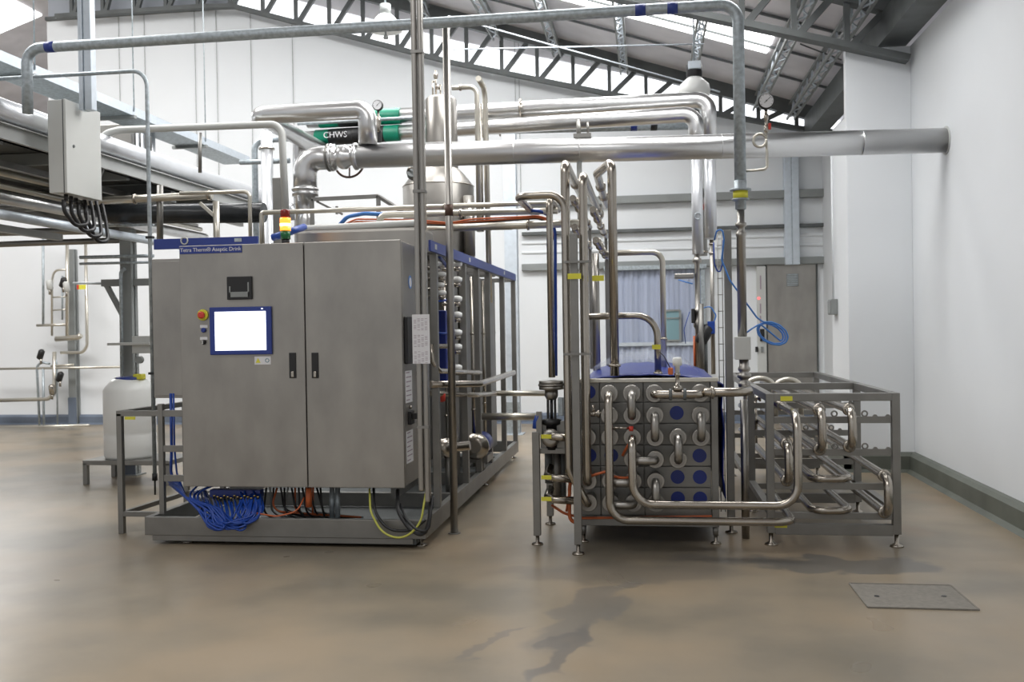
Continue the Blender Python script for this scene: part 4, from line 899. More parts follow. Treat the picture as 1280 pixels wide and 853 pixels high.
for i in range(6):
    z1_ = RZ[i]+PZ/2-.003 if i else zt; z0_ = RZ[i]-PZ/2+.003 if i < 5 else zb
    for a, c in cols: B().box((a+.003, YP, z0_), (c-.003, YP+.03, z1_)).build('end_plate', 'frame', hx, .003)
B().box((xl-.02, YP-.03, zt), (xr_+.055, YP+.04, zt+.03)).build('top_rail', 'cream', hx, .004)
B().box((xr_, YP-.03, zb-.06), (xr_+.05, YP+.02, zt)).build('edge_post', 'frame', hx, .004)
B().box((xl-.02, YP-.02, zb-.075), (xr_+.05, YP+.05, zb)).box((xl-.02, YP+.05, zb-.075), (xl+.03, 9.9, zb)).box((xr_, YP+.05, zb-.075), (xr_+.05, 9.9, zb)).box((xl, 9.85, zb-.075), (xr_, 9.9, zb)).build('base_frame', 'frame', hx, .004)
def foot(t, x, y, z0, m='frame', w=.024):
    l = B().cyl((x, y, z0), (x, y, .06), w, w*.8).build('leg', m, t)
    B().lathe((x, y, 0), (0, 0, 1), [(0, .04), (.012, .036), (.022, .013), (.065, .013)], 16).build('levelling_foot', 'tube', l)
for x in (xl+.02, xr_+.025):
    for y in (YP+.02, 9.8): foot(hx, x, y, zb-.07)
YFl = YP-.23
blanks = {(0, 0), (0, 3), (1, 3), (4, 1), (5, 3), (5, 4), (5, 5), (4, 4), (4, 5)}
nof = {(4, 0), (0, 1), (2, 3)} - {(2, 3)}
for j in range(6):
    for i in range(6):
        if (j, i) in blanks:
            B().lathe((CX[j], YP, RZ[i]), (0, -1, 0), [(0, .051), (.004, .051)], 28).build('blue_blank', 'blue', hx)
        elif (j, i) not in nof:
            b = B().lathe((CX[j], YP, RZ[i]), (0, -1, 0), [(0, .046), (.20, .046)], 18)
            b.lathe((CX[j], YP-.195, RZ[i]), (0, -1, 0), [(0, .060), (.004, .064), (.030, .064), (.034, .060), (.034, .044), (.03, .042)], 28)
            for k in range(8):
                an = k*math.pi/4+.39; b.lathe((CX[j]+.053*math.cos(an), YFl+.006, RZ[i]+.053*math.sin(an)), (0, -1, 0), [(-.004, .006), (.009, .005)], 6)
            b.build('flange', 'steel', hx)
RB = .030
def ubend(j0, i0, j1, i1, out=.12, m='steel'):
    a = Vector((CX[j0], YFl+.03, RZ[i0])); c = Vector((CX[j1], YFl+.03, RZ[i1])); o = Vector((0, -out, 0))
    B().tube([a, a+o, c+o, c], RB, 14, .078).build('return_bend', m, hx)
ubend(2, 0, 2, 1); ubend(3, 1, 3, 2); ubend(4, 2, 4, 3); ubend(5, 1, 5, 2); ubend(3, 4, 3, 5); ubend(2, 3, 3, 3, .11); ubend(1, 4, 2, 4, .11); ubend(1, 5, 2, 5, .11)
# top cross tube with sample valve
a = Vector((CX[3], YFl+.03, RZ[0])); c = Vector((CX[5], YFl+.03, RZ[0])); o = Vector((0, -.13, 0))
B().tube([a, a+o, c+o, c], .031, 14, .06).build('cross_tube', 'tube', hx)
v = Vector((CX[4], YFl-.10, RZ[0]))
t = thing('sample_valve', 'small polished valve with orange connector on the top cross tube', 'valve', v)
B().lathe(v, (0, 0, 1), [(.03, .03), (.04, .034), (.06, .03), (.065, .014), (.13, .014), (.135, .022), (.15, .022)], 16).build('body', 'tube', t)
B().lathe(v, (0, 0, 1), [(.15, .016), (.20, .018), (.205, .032), (.25, .034), (.262, .026)], 18).build('actuator', 'offwhite', t)
B().box(v+Vector((-.065, -.02, .14)), v+Vector((-.03, .02, .19))).build('orange_connector', 'orange', t, .006)
B().tube([v+Vector((-.05, 0, .19)), v+Vector((-.09, 0, .27)), v+Vector((-.12, .02, .3))], .004, 6, .03).build('signal_cable', 'black', t)
for s in (-1, 1): B().lathe(v+Vector((s*.05, 0, 0)), (1, 0, 0), [(-.012, .034), (-.008, .042), (.008, .042), (.012, .034)], 14).build('clamp', 'darksteel', t)
# left second-row small fittings
v = Vector((CX[0]-.04, YFl+.05, RZ[1]+.01))
t = thing('drain_valve', 'small polished drain valve between the two left tall tubes', 'valve', v)
B().lathe(v, (1, 0, 0), [(0, .02), (.04, .02), (.045, .032), (.06, .032), (.065, .02), (.11, .02), (.115, .03), (.13, .03), (.135, .018), (.17, .018)], 16).build('body', 'tube', t)
B().cyl(v+Vector((.085, 0, .0)), v+Vector((.085, 0, .065)), .01, n=8).build('stem', 'tube', t)
B().cyl(v+Vector((.085, .0, 0)), (v.x+.085, YP, v.z), .016, n=10).build('stub', 'tube', t)
v = Vector((CX[1]+.03, YFl-.05, RZ[2]+.075)); t = thing('thermometer_probe', 'slim polished probe with a red cap poking over the third flange row', 'probe', v)
B().cyl(v, v+Vector((.11, 0, 0)), .008, n=10).build('stem', 'tube', t); B().lathe(v+Vector((.11, 0, -.005)), (1, 0, 0), [(0, .018), (.03, .018)], 12).build('cap', 'red', t)
# long loop tubes in front
yl = YFl-.15
a = Vector((CX[1], YFl+.03, RZ[0])); P = [a, Vector((a.x, yl, a.z))]; P += walk(P[-1], [('z', 650.5), ('x', 992), ('y', 7.9)])[1:]
pipe('loop_tube', 'outer long loop tube dropping from the top flange row, running lowest to the rack', 'tube', P, .0295, 'tube', .13, 16)
a = Vector((CX[2], YFl+.03, RZ[2])); P = [a, Vector((a.x, yl, a.z))]; P += walk(P[-1], [('z', 631), ('x', 998), ('z', 519), ('y', 7.6)])[1:]
pipe('loop_tube', 'inner long polished tube turning up beside the yellow-tagged rack post', 'tube', P, .0295, 'tube', .15, 16)
XA = P[-1].x; ZA = P[-1].z
# tall tubes
a = Vector((CX[0], YFl+.03, RZ[4])); P = [a, Vector((a.x, YFl-.09, a.z))]; P += walk(P[-1], [('z', 219), ('y', 9.4)])[1:]
pipe('tall_tube', 'middle tall tube descending to the fifth flange of the leftmost column', 'tube', P, .032, 'tube', .08, 16, clamps=(.88, .96))
b5 = Vector((CX[0], YFl+.03, RZ[5])); P = [b5, Vector((b5.x, YFl-.07, b5.z)), at(711.5, 588, YFl-.09)]; P += walk(P[-1], [('z', 243), ('x', 645), ('y', 8.1)])[1:]
P[-2] = Vector((at(646, 243, YFl-.09).x, P[-2].y, P[-2].z))
pipe('tall_tube', 'tall tube with a long left arm at its top and slanting lower end', 'tube', P, .0285, 'tube', .12, 16)
P = walk((712, 600, 7.12), [('z', 204), ('y', 9.3)])
pipe('tall_tube', 'leftmost high-arched tall tube just behind the slanting one', 'tube', P, .034, 'tube', .08, 16, clamps=(.75,))
P = walk((768.5, 470, 7.14), [('z', 202)]); q = P[-1]; P += [q+Vector((-.13, .42, -.02)), q+Vector((-.14, 2.2, -.04))]
pipe('tall_tube', 'rightmost tall tube leading from the top rail to a bend leaning left', 'tube', P, .0335, 'tube', .08, 16, clamps=(.02, .7, .85))
P = walk((690, 472, 7.3), [('z', 249), ('y', 8.0)])
pipe('tall_tube', 'slim riser tube left of the group of tall bent tubes', 'tube', P, .026, 'tube', .06, 14)
for k, (px, py, X_, lab) in enumerate(((716, 248, 9.8, 'upper left'), (718, 284, 9.6, 'lower left'), (741, 262, 9.9, 'upper right'), (745, 300, 9.6, 'lower right'))):
    P = walk((px, py, 7.6), [('y', X_)])
    pipe('receding_tube', lab+' of the clamped tubes receding between the tall bent tubes', 'tube', P, .027, 'tube', clamps=(.1, .3, .55, .8))
    q = P[1]; tag(B().bar(q, (q.x, q.y, zt), .03, .03).build('tube_support', 'frame'), 'thin support bar under the '+lab+' receding tube', 'support')
P = [at(727, 396, 7.35), at(820, 393, 7.35)]; P[1].z = P[0].z; P = walk(P[0], [('x', 821.5), ('z', 474)])
pipe('overhead_tube', 'polished tube bending down onto the exchanger top right of the tall tubes', 'tube', P, .026, 'tube', .16, 14, clamps=(.96,))
P = walk((752, 317, 8.8), [('x', 828), ('z', 470)])
pipe('overhead_tube', 'slimmer more distant tube bending down before the strip curtain', 'tube', P, .026, 'cream', .1, 12, clamps=(.8,))
P = walk((744, 317, 8.9), [('z', 470)]); pipe('riser_tube', 'thin distant riser seen between the two right tall tubes', 'tube', P, .035, 'steel')
# support post in front
A = atZ(723, 693, 0); zt2_ = at(719, 292, A.y).z
t = thing('support_post', 'square grey post standing forward of the flange rows', 'post', (A.x, A.y, 0))
yps = A.y
B().box((A.x-.027, yps-.02, .07), (A.x+.027, yps+.025, zt2_)).build('post', 'frame', t, .003)
B().lathe((A.x, yps, 0), (0, 0, 1), [(0, .045), (.012, .04), (.02, .014), (.08, .014)], 16).build('levelling_foot', 'tube', t)
for py, px0, px1 in ((328, 705, 740), (443, 705, 740)):
    p, q = at(px0, py, yps-.03), at(px1, py, yps-.03); B().box((p.x, yps-.06, p.z-.008), (q.x, yps-.03, p.z+.008)).build('clamp_strap', 'frame', t)
p, q = at(676, 474, 7.0), at(745, 441, 7.0)
def ytag(px, py, Y, w, h, lab):
    p = at(px, py, Y); tag(B().box((p.x-w/2, Y-.004, p.z-h/2), (p.x+w/2, Y, p.z+h/2)).build('yellow_tag', 'yellow', None, .001), lab, 'tag')
ytag(718, 345.5, 6.765, .095, .040, 'yellow label between the two left tall tubes, the left of a pair')
ytag(747.5, 348, 6.88, .085, .040, 'yellow label right of the middle tall tube, the right of a pair')
ytag(820.5, 434, 7.32, .065, .034, 'yellow label on the bent tube in front of the strip curtain')
# stand at left with valve
A = atZ(672, 681, 0); zs1 = at(690, 562, A.y).z
t = thing('valve_stand', 'small square-legged stand carrying a flanged valve left of the exchanger', 'stand', (A.x+.13, A.y+.2, 0))
X1 = at(708, 600, A.y).x
for x, y in ((A.x, A.y), (A.x+.02, A.y+.75), (X1+.05, A.y+.9)):
    l = B().box((x-.027, y-.027, .07), (x+.027, y+.027, at(675, 540, A.y).z)).build('leg', 'frame', t, .003)
    B().lathe((x, y, 0), (0, 0, 1), [(0, .045), (.012, .04), (.02, .014), (.08, .014)], 16).build('levelling_foot', 'tube', l)
a_, c_ = at(678, 568, A.y), at(716, 561, A.y)
B().box((A.x+.02, A.y+.02, a_.z), (X1+.08, A.y+.9, c_.z)).build('shelf', 'frame', t, .003)
B().box((A.x+.03, A.y+.03, c_.z), (X1+.02, A.y+.07, at(690, 527, A.y).z)).build('back_plate', 'frame', t, .003)
vt_ = at(688, 548, A.y-.05)
B().lathe((vt_.x, A.y+.04, vt_.z), (0, -1, 0), [(0, .04), (.06, .04), (.065, .068), (.09, .068), (.095, .04)], 26).build('flange', 'steel', t)
for k, (py, lab) in enumerate(((547, 'upper'), (598, 'middle'), (625, 'lower'))):
    if k == 0: P = [at(689, 545, A.y), at(689, 546, A.y-.10), at(702, 547, A.y-.12), at(742, 549, A.y)]
    else: P = [at(688, py-14, A.y+.1), at(684, py-3, A.y-.02), at(692, py, A.y-.10), at(738, py+2, A.y-.05)]
    pipe('crossover_tube', lab+' of three short tubes crossing from the valve stand to the exchanger', 'tube', P, .029, 'tube', .06)
    ytag(683, py-1, A.y-.12 if k == 0 else A.y-.15, .075, .03, lab+' of three yellow labels down the valve stand leg')
for k, (px, r_) in enumerate(((686, .03), (697, .034), (704, .022))):
    p = at(px, 600, A.y+.25); tag(B().cyl((p.x, p.y, a_.z+.0), (p.x, p.y, .30 if k else .42), r_).build('drop_tube', 'darksteel' if k != 1 else 'frame'), ['left', 'middle', 'right'][k]+' dark tube hanging below the valve stand shelf', 'tube')
c = at(689, 482, A.y+.06)
t = thing('pneumatic_valve', 'diaphragm actuator valve with a flat wide cap on the valve stand', 'valve', (c.x, c.y, c_.z))
h = lambda py: at(689, py, A.y+.06).z
B().lathe((c.x, c.y, 0), (0, 0, 1), [(h(500), .035), (h(495), .05), (h(487), .05)], 32).lathe((c.x, c.y, 0), (0, 0, 1), [(h(487), .092), (h(482.5), .092)], 32).lathe((c.x, c.y, 0), (0, 0, 1), [(h(482.4), .098), (h(480.2), .098)], 32).lathe((c.x, c.y, 0), (0, 0, 1), [(h(480.1), .092), (h(476), .092)], 32).build('actuator', 'steel', t)
B().box((c.x-.035, c.y-.015, h(527)), (c.x-.018, c.y+.015, h(499))).box((c.x+.018, c.y-.015, h(527)), (c.x+.035, c.y+.015, h(499))).cyl((c.x, c.y, h(528)), (c.x, c.y, h(499)), .012).build('yoke', 'black', t)
B().lathe((c.x, c.y, 0), (0, 0, 1), [(h(562), .05), (h(532), .05), (h(530), .075), (h(525), .075), (h(523), .03)], 20).build('valve_body', 'black', t)
B().box((c.x+.05, c.y-.03, h(520)), (c.x+.09, c.y+.03, h(497))).build('positioner', 'galv', t, .006)
tag(B().tube([at(669, 536, A.y), at(670, 527, A.y), at(673, 520, A.y)], .022, 8, .03).build('hose_end', 'bluehose'), 'short thick blue hose end clipped at the top of the valve stand', 'hose')
p = at(674, 530, A.y); tag(B().box((p.x-.02, p.y-.02, p.z-.08), (p.x+.02, p.y+.02, p.z+.09)).build('stand_bracket', 'frame'), 'small upright bracket on the valve stand left corner', 'bracket')
for k, pts in enumerate(([at(717, 580, 7.1), at(712, 610, 7.05), at(712, 650, 7.08), at(722, 655, 7.1)], [at(690, 632, 7.2), at(705, 642, 7.1), at(728, 648, 7.12), at(890, 646, 7.13)], [at(728, 602, 7.0), at(742, 594, 6.9), at(757, 590, 6.9), at(765, 587, 6.95)], [at(768, 596, 6.9), at(778, 598, 6.88), at(790, 597, 6.95)], [at(778, 570, 6.95), at(785, 557, 6.93), at(792, 545, 6.9)], [at(713, 560, 7.2), at(714, 600, 7.25), at(708, 640, 7.2)])):
    tag(B().tube(pts, .010 if k else .014, 6, .06).build('orange_cable', 'orange'), ['orange cable hanging at the forward grey post', 'long orange cable along the foot of the exchanger', 'orange cable curling over the lower left flanges', 'short orange cable over the horizontal bend', 'orange cable slanting between the middle flanges', 'orange cable behind the forward grey post'][k], 'cable')
# blue cover on top and right side
n = 26; vs = []; fs = []; ys = [YP+.03+i*.28 for i in range(10)]
for y in ys:
    for i in range(n+1):
        u = i/n
        if u < .8:
            x = xl+.02+(xr_-xl)*(u/.8); z = zt+.012+.055*math.sin(math.pi*u/.8)**.8*(.75+.12*math.sin(y*2.1)) + .003*math.sin(u*40+y*3)
        else:
            s_ = (u-.8)/.2; x = xr_+.085+.02*math.sin(s_*6+y*.7)**2; z = zt+.01-s_*(zt-zb-.12)
        vs.append((x, y, z))
for r_ in range(len(ys)-1):
    for i in range(n): k = r_*(n+1)+i; fs.append((k, k+1, k+n+2, k+n+1))
o = B().add(vs, fs, True).build('insulation_cover', 'blue'); sm = o.modifiers.new('thickness', 'SOLIDIFY'); sm.thickness = .008
tag(o, 'deep blue cover draped over the top and right side of the exchanger', 'cover')
vs = []; fs = []; n = 22
for j in range(9):
    for i in range(n+1):
        u = i/n; y = YP+.35+j*.16; x = xl+.05+(xr_-xl-.1)*u
        vs.append((x, y, zt+.05+.17*math.sin(math.pi*u)**.7*(.7+.3*math.sin(j*1.1))+.025*math.sin(u*31+j*2.2)*math.cos(j+u*9)))
for j in range(8):
    for i in range(n): k = j*(n+1)+i; fs.append((k, k+1, k+n+2, k+n+1))
tag(B().add(vs, fs, True).build('plastic_film', 'film'), 'crumpled clear plastic film lying over the blue cover', 'film')
# ================================================================ TUBE RACK
FX0 = at(963, 600, 7.2).x; FX1 = at(1120, 600, 7.2).x; FY = 7.2; ztp = at(1050, 496.5, 7.2).z; MY, RY = 8.5, 10.5
rk = thing('holding_tube_rack', 'open square-tube rack holding rows of polished holding tubes at right', 'rack', ((FX0+FX1)/2, 8.8, 0))
hw = .028
for y in (FY, MY, RY):
    for x in (FX0, FX1):
        l = B().box((x-hw, y-hw, .09), (x+hw, y+hw, ztp+hw)).build('post', 'frame', rk, .003)
        B().lathe((x, y, 0), (0, 0, 1), [(0, .05), (.01, .046), (.025, .016), (.10, .016)], 16).build('levelling_foot', 'tube', l)
    B().box((FX0+hw, y-hw, ztp-hw), (FX1-hw, y+hw, ztp+hw)).build('cross_rail', 'frame', rk, .003)
for x in (FX0, FX1): B().box((x-hw, FY+hw, ztp-hw), (x+hw, RY-hw, ztp+hw)).box((x-hw, FY+hw, .22), (x+hw, RY-hw, .27)).build('side_rail', 'frame', rk, .003)
SZ = [at(1050, py, FY).z for py in (525, 565.5, 608, 645)]
zbb = at(1050, 661, FY).z
for y in (FY, MY, RY):
    for s_, z in enumerate(SZ):
        B().box((FX0+hw, y-.012, z-.024), (FX1-hw, y+.012, z+.024)).build('shelf_bar', 'frame', rk, .002)
    B().box((FX0+hw, y-hw, zbb-.045), (FX1-hw, y+hw, zbb+.035)).build('bottom_rail', 'frame', rk, .003)
for s_ in (0, 1):
    z = SZ[s_]+.024
    for y in (FY, MY):
        for px in (1043, 1081):
            x = at(px, 540, FY).x; B().ring((x, y, z+.02), (0, 1, 0), .019, .0065, 18, 6).build('pipe_clip', 'frame', rk)
        for px in (1094, 1110):
            x = at(px, 540, FY).x; b = B(); b.add([(x-.022, y-.01, z-.004), (x+.022, y-.01, z-.004), (x+.007, y-.01, z+.014), (x-.007, y-.01, z+.014), (x-.022, y+.01, z-.004), (x+.022, y+.01, z-.004), (x+.007, y+.01, z+.014), (x-.007, y+.01, z+.014)], [(0,1,2,3),(7,6,5,4),(0,4,5,1),(1,5,6,2),(2,6,7,3),(3,7,4,0)]).build('saddle', 'frame', rk)
q = at(983, 498.5, FY-hw); B().box((q.x-.042, FY-hw-.004, q.z-.017), (q.x+.042, FY-hw, q.z+.017)).build('yellow_tag', 'yellow', rk)
q = at(976, 657, yl); ytag(976, 658, YFl-.12, .085, .022, 'yellow label hanging under the outer loop tube by the rack')
TY = FY-.06
def X_(px, py=560): return at(px, py, TY-.05).x
def Z_(py, px=1024): return at(px, py, TY-.05).z
rt = .031
def coll(t, p):
    B().lathe(p, (0, 1, 0), [(-.014, rt+.001), (-.01, rt+.014), (.01, rt+.014), (.014, rt+.001)], 18).build('collar', 'tube', t)
def vloop(px, py0, py1, lab, yb=RY+.12, kb=None):
    x = X_(px, (py0+py1)/2); z0, z1_ = Z_(py0, px), Z_(py1, px)
    P = [Vector((x, yb, z0)), Vector((x, TY-.12, z0)), Vector((x, TY-.12, z1_)), Vector((x, yb, z1_))]
    t = thing('holding_tube', lab, 'tube', P[0]); B().tube(P, rt, 14, .09).build('tube', 'tube', t)
    coll(t, Vector((x, TY, z0))); coll(t, Vector((x, TY, z1_))); return t
vloop(1025.5, 513, 563, 'holding tube pair with an upright bend, middle of the top rows')
vloop(1063, 513, 559, 'holding tube pair with an upright bend, right of the top rows')
vloop(984.5, 556, 602, 'holding tube pair with an upright bend just right of the tagged front post')
vloop(1107.5, 596, 642, 'holding tube pair with an upright bend low beside the right front post')
def hloop(px0, px1, py, lab, yb=RY+.1):
    z = Z_(py, 1040); x0_, x1_ = X_(px0, py), X_(px1, py)
    P = [Vector((x0_, yb, z)), Vector((x0_, TY+.02, z)), Vector((x1_, TY+.02, z)), Vector((x1_, yb, z))]
    t = thing('holding_tube', lab, 'tube', P[0]); B().tube(P, rt*.9, 14, .10).build('tube', 'tube', t); return t
hloop(1018, 1066, 601, 'flat-lying holding tube loop, the upper of two stacked')
hloop(1018, 1066, 641, 'flat-lying holding tube loop, the lower of two stacked')
P = [Vector((XA, 7.55, ZA)), Vector((XA, RY+.1, ZA))]; pipe('holding_tube', 'top left holding tube continuing from the inner loop tube', 'tube', P, rt*.95, 'tube', clamps=(.01,))
for k, (px, w_) in enumerate(((950, 34), (985, 30))):
    c = at(px, 486, 9.6); R_ = w_/2*9.6/1200
    pts = [Vector((c.x-R_, 9.6, c.z-.28)), Vector((c.x-R_, 9.6, c.z))]+[Vector((c.x-R_*math.cos(u), 9.6, c.z+R_*.75*math.sin(u))) for u in [math.pi*i/10 for i in range(1, 10)]]+[Vector((c.x+R_, 9.6, c.z)), Vector((c.x+R_, 9.6, c.z-.28))]
    tag(B().tube(pts, .026, 12).build('arched_tube', 'cream'), ('left' if k == 0 else 'right')+' of two pale arched tubes rising above the rack back', 'tube')
for k, (px, Y) in enumerate(((945, 8.9), (975, 8.9), (1008, 9.4))):
    pass
# distant small valves between exchanger and rack
for k, (px, py, Y) in enumerate(((937, 506, 8.6), (944, 498, 8.8))):
    p = at(px, py, Y); t = thing('small_valve', ['left', 'right'][k]+' of two small polished valves behind the tagged rack post', 'valve', p)
    B().lathe(p, (1, 0, 0), [(-.05, .02), (-.045, .032), (-.02, .032), (-.015, .02), (.03, .02), (.035, .03), (.05, .03)], 14).build('body', 'tube', t); B().cyl(p-Vector((0, 0, .4)), p, .016, n=10).build('pipe_stub', 'tube', t)
# ================================================================ PIPEWORK OVER AND BEHIND
# large insulated main through the right wall
mr = atX(1183, 175.5, WX); zc = mr.z
ml = atZ(462, 195, zc); YM = (mr.y+ml.y)/2
vpipe = [Vector((at(447, 195, ml.y).x, ml.y, zc)), Vector((WX-.001, mr.y, zc))]
ml = Vector((vpipe[0].x, ml.y, zc))
t = thing('insulated_main', 'large aluminium-clad main running level into the right wall', 'pipe', ml)
B().tube(vpipe, .118, 32).build('cladding', 'clad', t)
d_ = (vpipe[1]-vpipe[0]).normalized()
for px in (648, 726, 900, 1075):
    u = (at(px, 185, mr.y).x-ml.x)/(vpipe[1].x-ml.x); c = vpipe[0].lerp(vpipe[1], max(.01, u)); B().lathe(c, d_, [(-.004, .118), (-.003, .1205), (.003, .1205), (.004, .118)], 32).build('cladding_seam', 'clad', t)
B().lathe(Vector((WX-.012, mr.y, zc)), (1, 0, 0), [(0, .135), (.011, .135)], 32).build('wall_collar', 'palegrey', t)
# hangers for the main
for px in (728,):
    c = vpipe[0].lerp(vpipe[1], (at(px, 185, 9.9).x-ml.x)/(vpipe[1].x-ml.x))
    h_ = thing('pipe_hanger', 'grey clamp post holding up the large clad main above the tall tubes', 'support', (c.x, c.y, zc-.4))
    B().cyl((c.x, c.y, 2.6), (c.x, c.y, zc-.11), .025).build('rod', 'palegrey', h_)
    B().box((c.x-.05, c.y-.03, zc+.12), (c.x+.12, c.y+.03, zc+.16)).cyl((c.x, c.y, zc+.11), (c.x, c.y, zc+.3), .022).cyl((c.x+.09, c.y, zc+.16), (c.x+.09, c.y, zc+.27), .012).build('clamp_head', 'frame', h_)
# valve and elbow at its left end
ym = ml.y; ax = Vector((-1, 0, 0))
vx = lambda px: at(px, 195, ym).x
t = thing('gate_valve', 'insulated valve with a bronze handwheel at the left end of the clad main', 'valve', (vx(436), ym, zc))
B().lathe((vx(446), ym, zc), ax, [(-.02, .12), (0, .135), (.02, .135), (.03, .10), (.06, .085), (.11, .12), (.16, .12), (.21, .085), (.22, .13), (.245, .13), (.25, .10)], 30).build('body', 'foil', t)
wc = at(437, 203, ym+.20); wa = Vector((.05, 1, -.12))
hw_ = B().ring(wc, wa, .155, .012, 32, 8).build('handwheel', 'rust', t)
b = B(); u = wa.cross(Vector((0, 0, 1))).normalized(); v_ = wa.cross(u).normalized()
for k in range(5): an = k*2*math.pi/5+.3; b.cyl(wc, wc+.15*(math.cos(an)*u+math.sin(an)*v_), .008, n=6)
b.lathe(wc, wa, [(-.03, .02), (.02, .02)], 10).build('spoke', 'rust', hw_)
B().cyl(wc, (wc.x, ym, zc), .02).build('stem', 'frame', t)
fxs = vx(418)
t = thing('insulated_elbow', 'white-clad elbow turning down from the gate valve onto the skid', 'pipe', (vx(380), ym, 2.4))
P = [Vector((vx(419), ym, zc)), Vector((vx(381), ym, zc)), Vector((vx(381), ym, at(381, 238, ym).z))]
B().tube(P, .118, 28, .26).build('cladding', 'clad', t)
for px in (411, 415): B().lathe((vx(px), ym, zc), (1, 0, 0), [(-.01, .12), (-.006, .138), (.006, .138), (.01, .12)], 28).build('flange', 'frame' if px == 411 else 'foil', t)
z2 = P[2].z
B().lathe((vx(381), ym, z2), (0, 0, -1), [(-.02, .12), (-.015, .135), (.005, .135), (.01, .12), (.03, .13), (.06, .13), (.065, .10), (.16, .07), (.22, .065), (.27, .085), (.33, .09), (.40, .065), (.42, .12), (.45, .12)], 28).build('reducer', 'foil', t)
B().lathe((vx(370), ym-.05, z2-.22), (-1, -.3, 0), [(0, .08), (.05, .085), (.09, .06), (.1, .02)], 20).build('side_cap', 'white_clad', t)
# upper clad offset pipe
yo = ym-.02
P = [Vector((at(322, 144, yo).x, yo+2.2, at(322, 144, yo).z)), Vector((at(322, 144, yo).x, yo, at(322, 144, yo).z)), Vector((at(459, 133, yo).x, yo, at(322, 144, yo).z)), Vector((at(459, 133, yo).x, yo, zc+.10))]
pipe('insulated_pipe', 'clad pipe running level above and elbowing down behind the gate valve', 'pipe', P, .092, 'clad', .10, 26)
P = [at(345, 152, 10.2), at(375, 173, 9.6), at(378, 300, 9.6)]
P = [at(335, 148, 11.6), at(374, 170, 10.6), Vector((at(374, 170, 10.6).x, 10.6, 2.3))]
pipe('insulated_pipe', 'grey clad pipe slanting forward then dropping behind the white elbow', 'pipe', P, .075, 'clad', .07, 22)
# chilled water pair
zu = at(872, 125, 11.0).z; zl = at(860, 143, 10.8).z
ua, ub = atZ(385, 151, zu), at(885, 124, 11.0); la, lb = atZ(374, 174, zl), at(870, 142, 10.8)
ub.z = zu; lb.z = zl
t = pipe('chilled_water_pipe', 'x', 'pipe', [ua, ub, Vector((ub.x, ub.y, at(886, 176, 11).z))], .092, 'foil', .14, 26, clamps=(.5,))
B().cyl((ub.x+.01, ub.y, at(886, 178, 11).z), (ub.x+.01, ub.y, at(889, 298, 11).z), .068, n=22).build('lower_sleeve', 'white_clad', t)
t['label'] = 'upper foil-clad pipe with a green band, turning down at the right'
def band(parent, A_, B_, px0, px1, r, m, name):
    def atp(px):
        lo_, hi_ = 0., 1.
        for _ in range(40):
            mid = (lo_+hi_)/2
            if proj(A_.lerp(B_, mid))[0] < px: lo_ = mid
            else: hi_ = mid
        return A_.lerp(B_, lo_)
    p, q = atp(px0), atp(px1); B().tube([p, q], r, 26).build(name, m, parent); return p, q
band(t, ua, ub, 400, 501, .096, 'green', 'green_band')
band(t, ua, ub, 424, 470, .0975, 'black', 'black_label')
t = pipe('chilled_water_pipe', 'x', 'pipe', [la, lb, Vector((lb.x, lb.y, at(868, 185, 10.8).z))], .088, 'foil', .14, 26, clamps=(.45,))
B().cyl((lb.x, lb.y, at(868, 187, 10.8).z), (lb.x, lb.y, at(870, 318, 10.8).z), .062, n=22).build('lower_sleeve', 'white_clad', t)
t['label'] = 'lower foil-clad pipe lettered CHWS on its green band'; CWL = t
band(t, la, lb, 396, 500, .096, 'green', 'green_band')
p, q = band(t, la, lb, 413, 482, .0975, 'black', 'black_label')
lp = band(t, la, lb, 413.5, 443, .0976, 'black', 'black_label')
mid = at(429, 168, (lp[0].y+lp[1].y)/2-.1)
mid2 = (lp[0]+lp[1])/2
text('CHWS', .10, (mid2.x-.058, mid2.y-.102, mid2.z), t, 'paper')
for k, (py, r_, m) in enumerate(((154, .075, 'galv'),)):
    a_, c_ = atZ(620, 160, at(868, 154, 11.6).z), at(868, 154, 11.6)
    tt = pipe('service_pipe', 'plain dark galvanised pipe with blue and black bands under the foil pair', 'pipe', [a_, c_], r_, m, n=20, clamps=(.02,))
    band(tt, a_, c_, 788, 796, .077, 'fascia', 'blue_band'); band(tt, a_, c_, 813, 821, .077, 'black', 'black_band')
tag(B().tube([at(372, 155, 10.3), at(545, 145.5, 10.3)], .018, 10).build('service_pipe', 'galv'), 'thin bare pipe between the two green banded pipes', 'pipe')
# gauges
def gauge(px, py, Y, r, lab, stem):
    c = at(px, py, Y); t = thing('pressure_gauge', lab, 'gauge', c)
    B().lathe(c, (0, -1, 0), [(-.03, r*.95), (0, r), (.022, r), (.026, r*.9)], 30).build('case', 'black' if r > .05 else 'galv', t)
    d = B().lathe(c+Vector((0, -.0265, 0)), (0, -1, 0), [(0, r*.85), (.002, r*.85)], 30).build('dial', 'paper', t)
    b = B(); b.bar(c+Vector((-r*.25, -.0300, -r*.25)), c+Vector((r*.55, -.0300, r*.5)), .002, .004).lathe(c+Vector((0, -.028, 0)), (0, -1, 0), [(0, .006), (.004, .006)], 8)
    for k in range(9): an = -2.2+k*.55; b.bar(c+Vector((math.sin(an)*r*.68, -.0292, math.cos(an)*r*.68)), c+Vector((math.sin(an)*r*.8, -.0292, math.cos(an)*r*.8)), .002, .004)
    b.build('pointer', 'darksteel', d)
    B().cyl(c-Vector((0, -.01, r)), c-Vector((0, -.01, r+stem)), .012, n=10).build('stem', 'tube', t); return t, c
GY = 7.35
g1, gc = gauge(957.5, 127, GY, .060, 'round pressure gauge with white dial on a coiled siphon', .03)
b = B(); z_ = lambda py: at(958, py, GY).z; x_ = lambda px: at(px, 180, GY).x
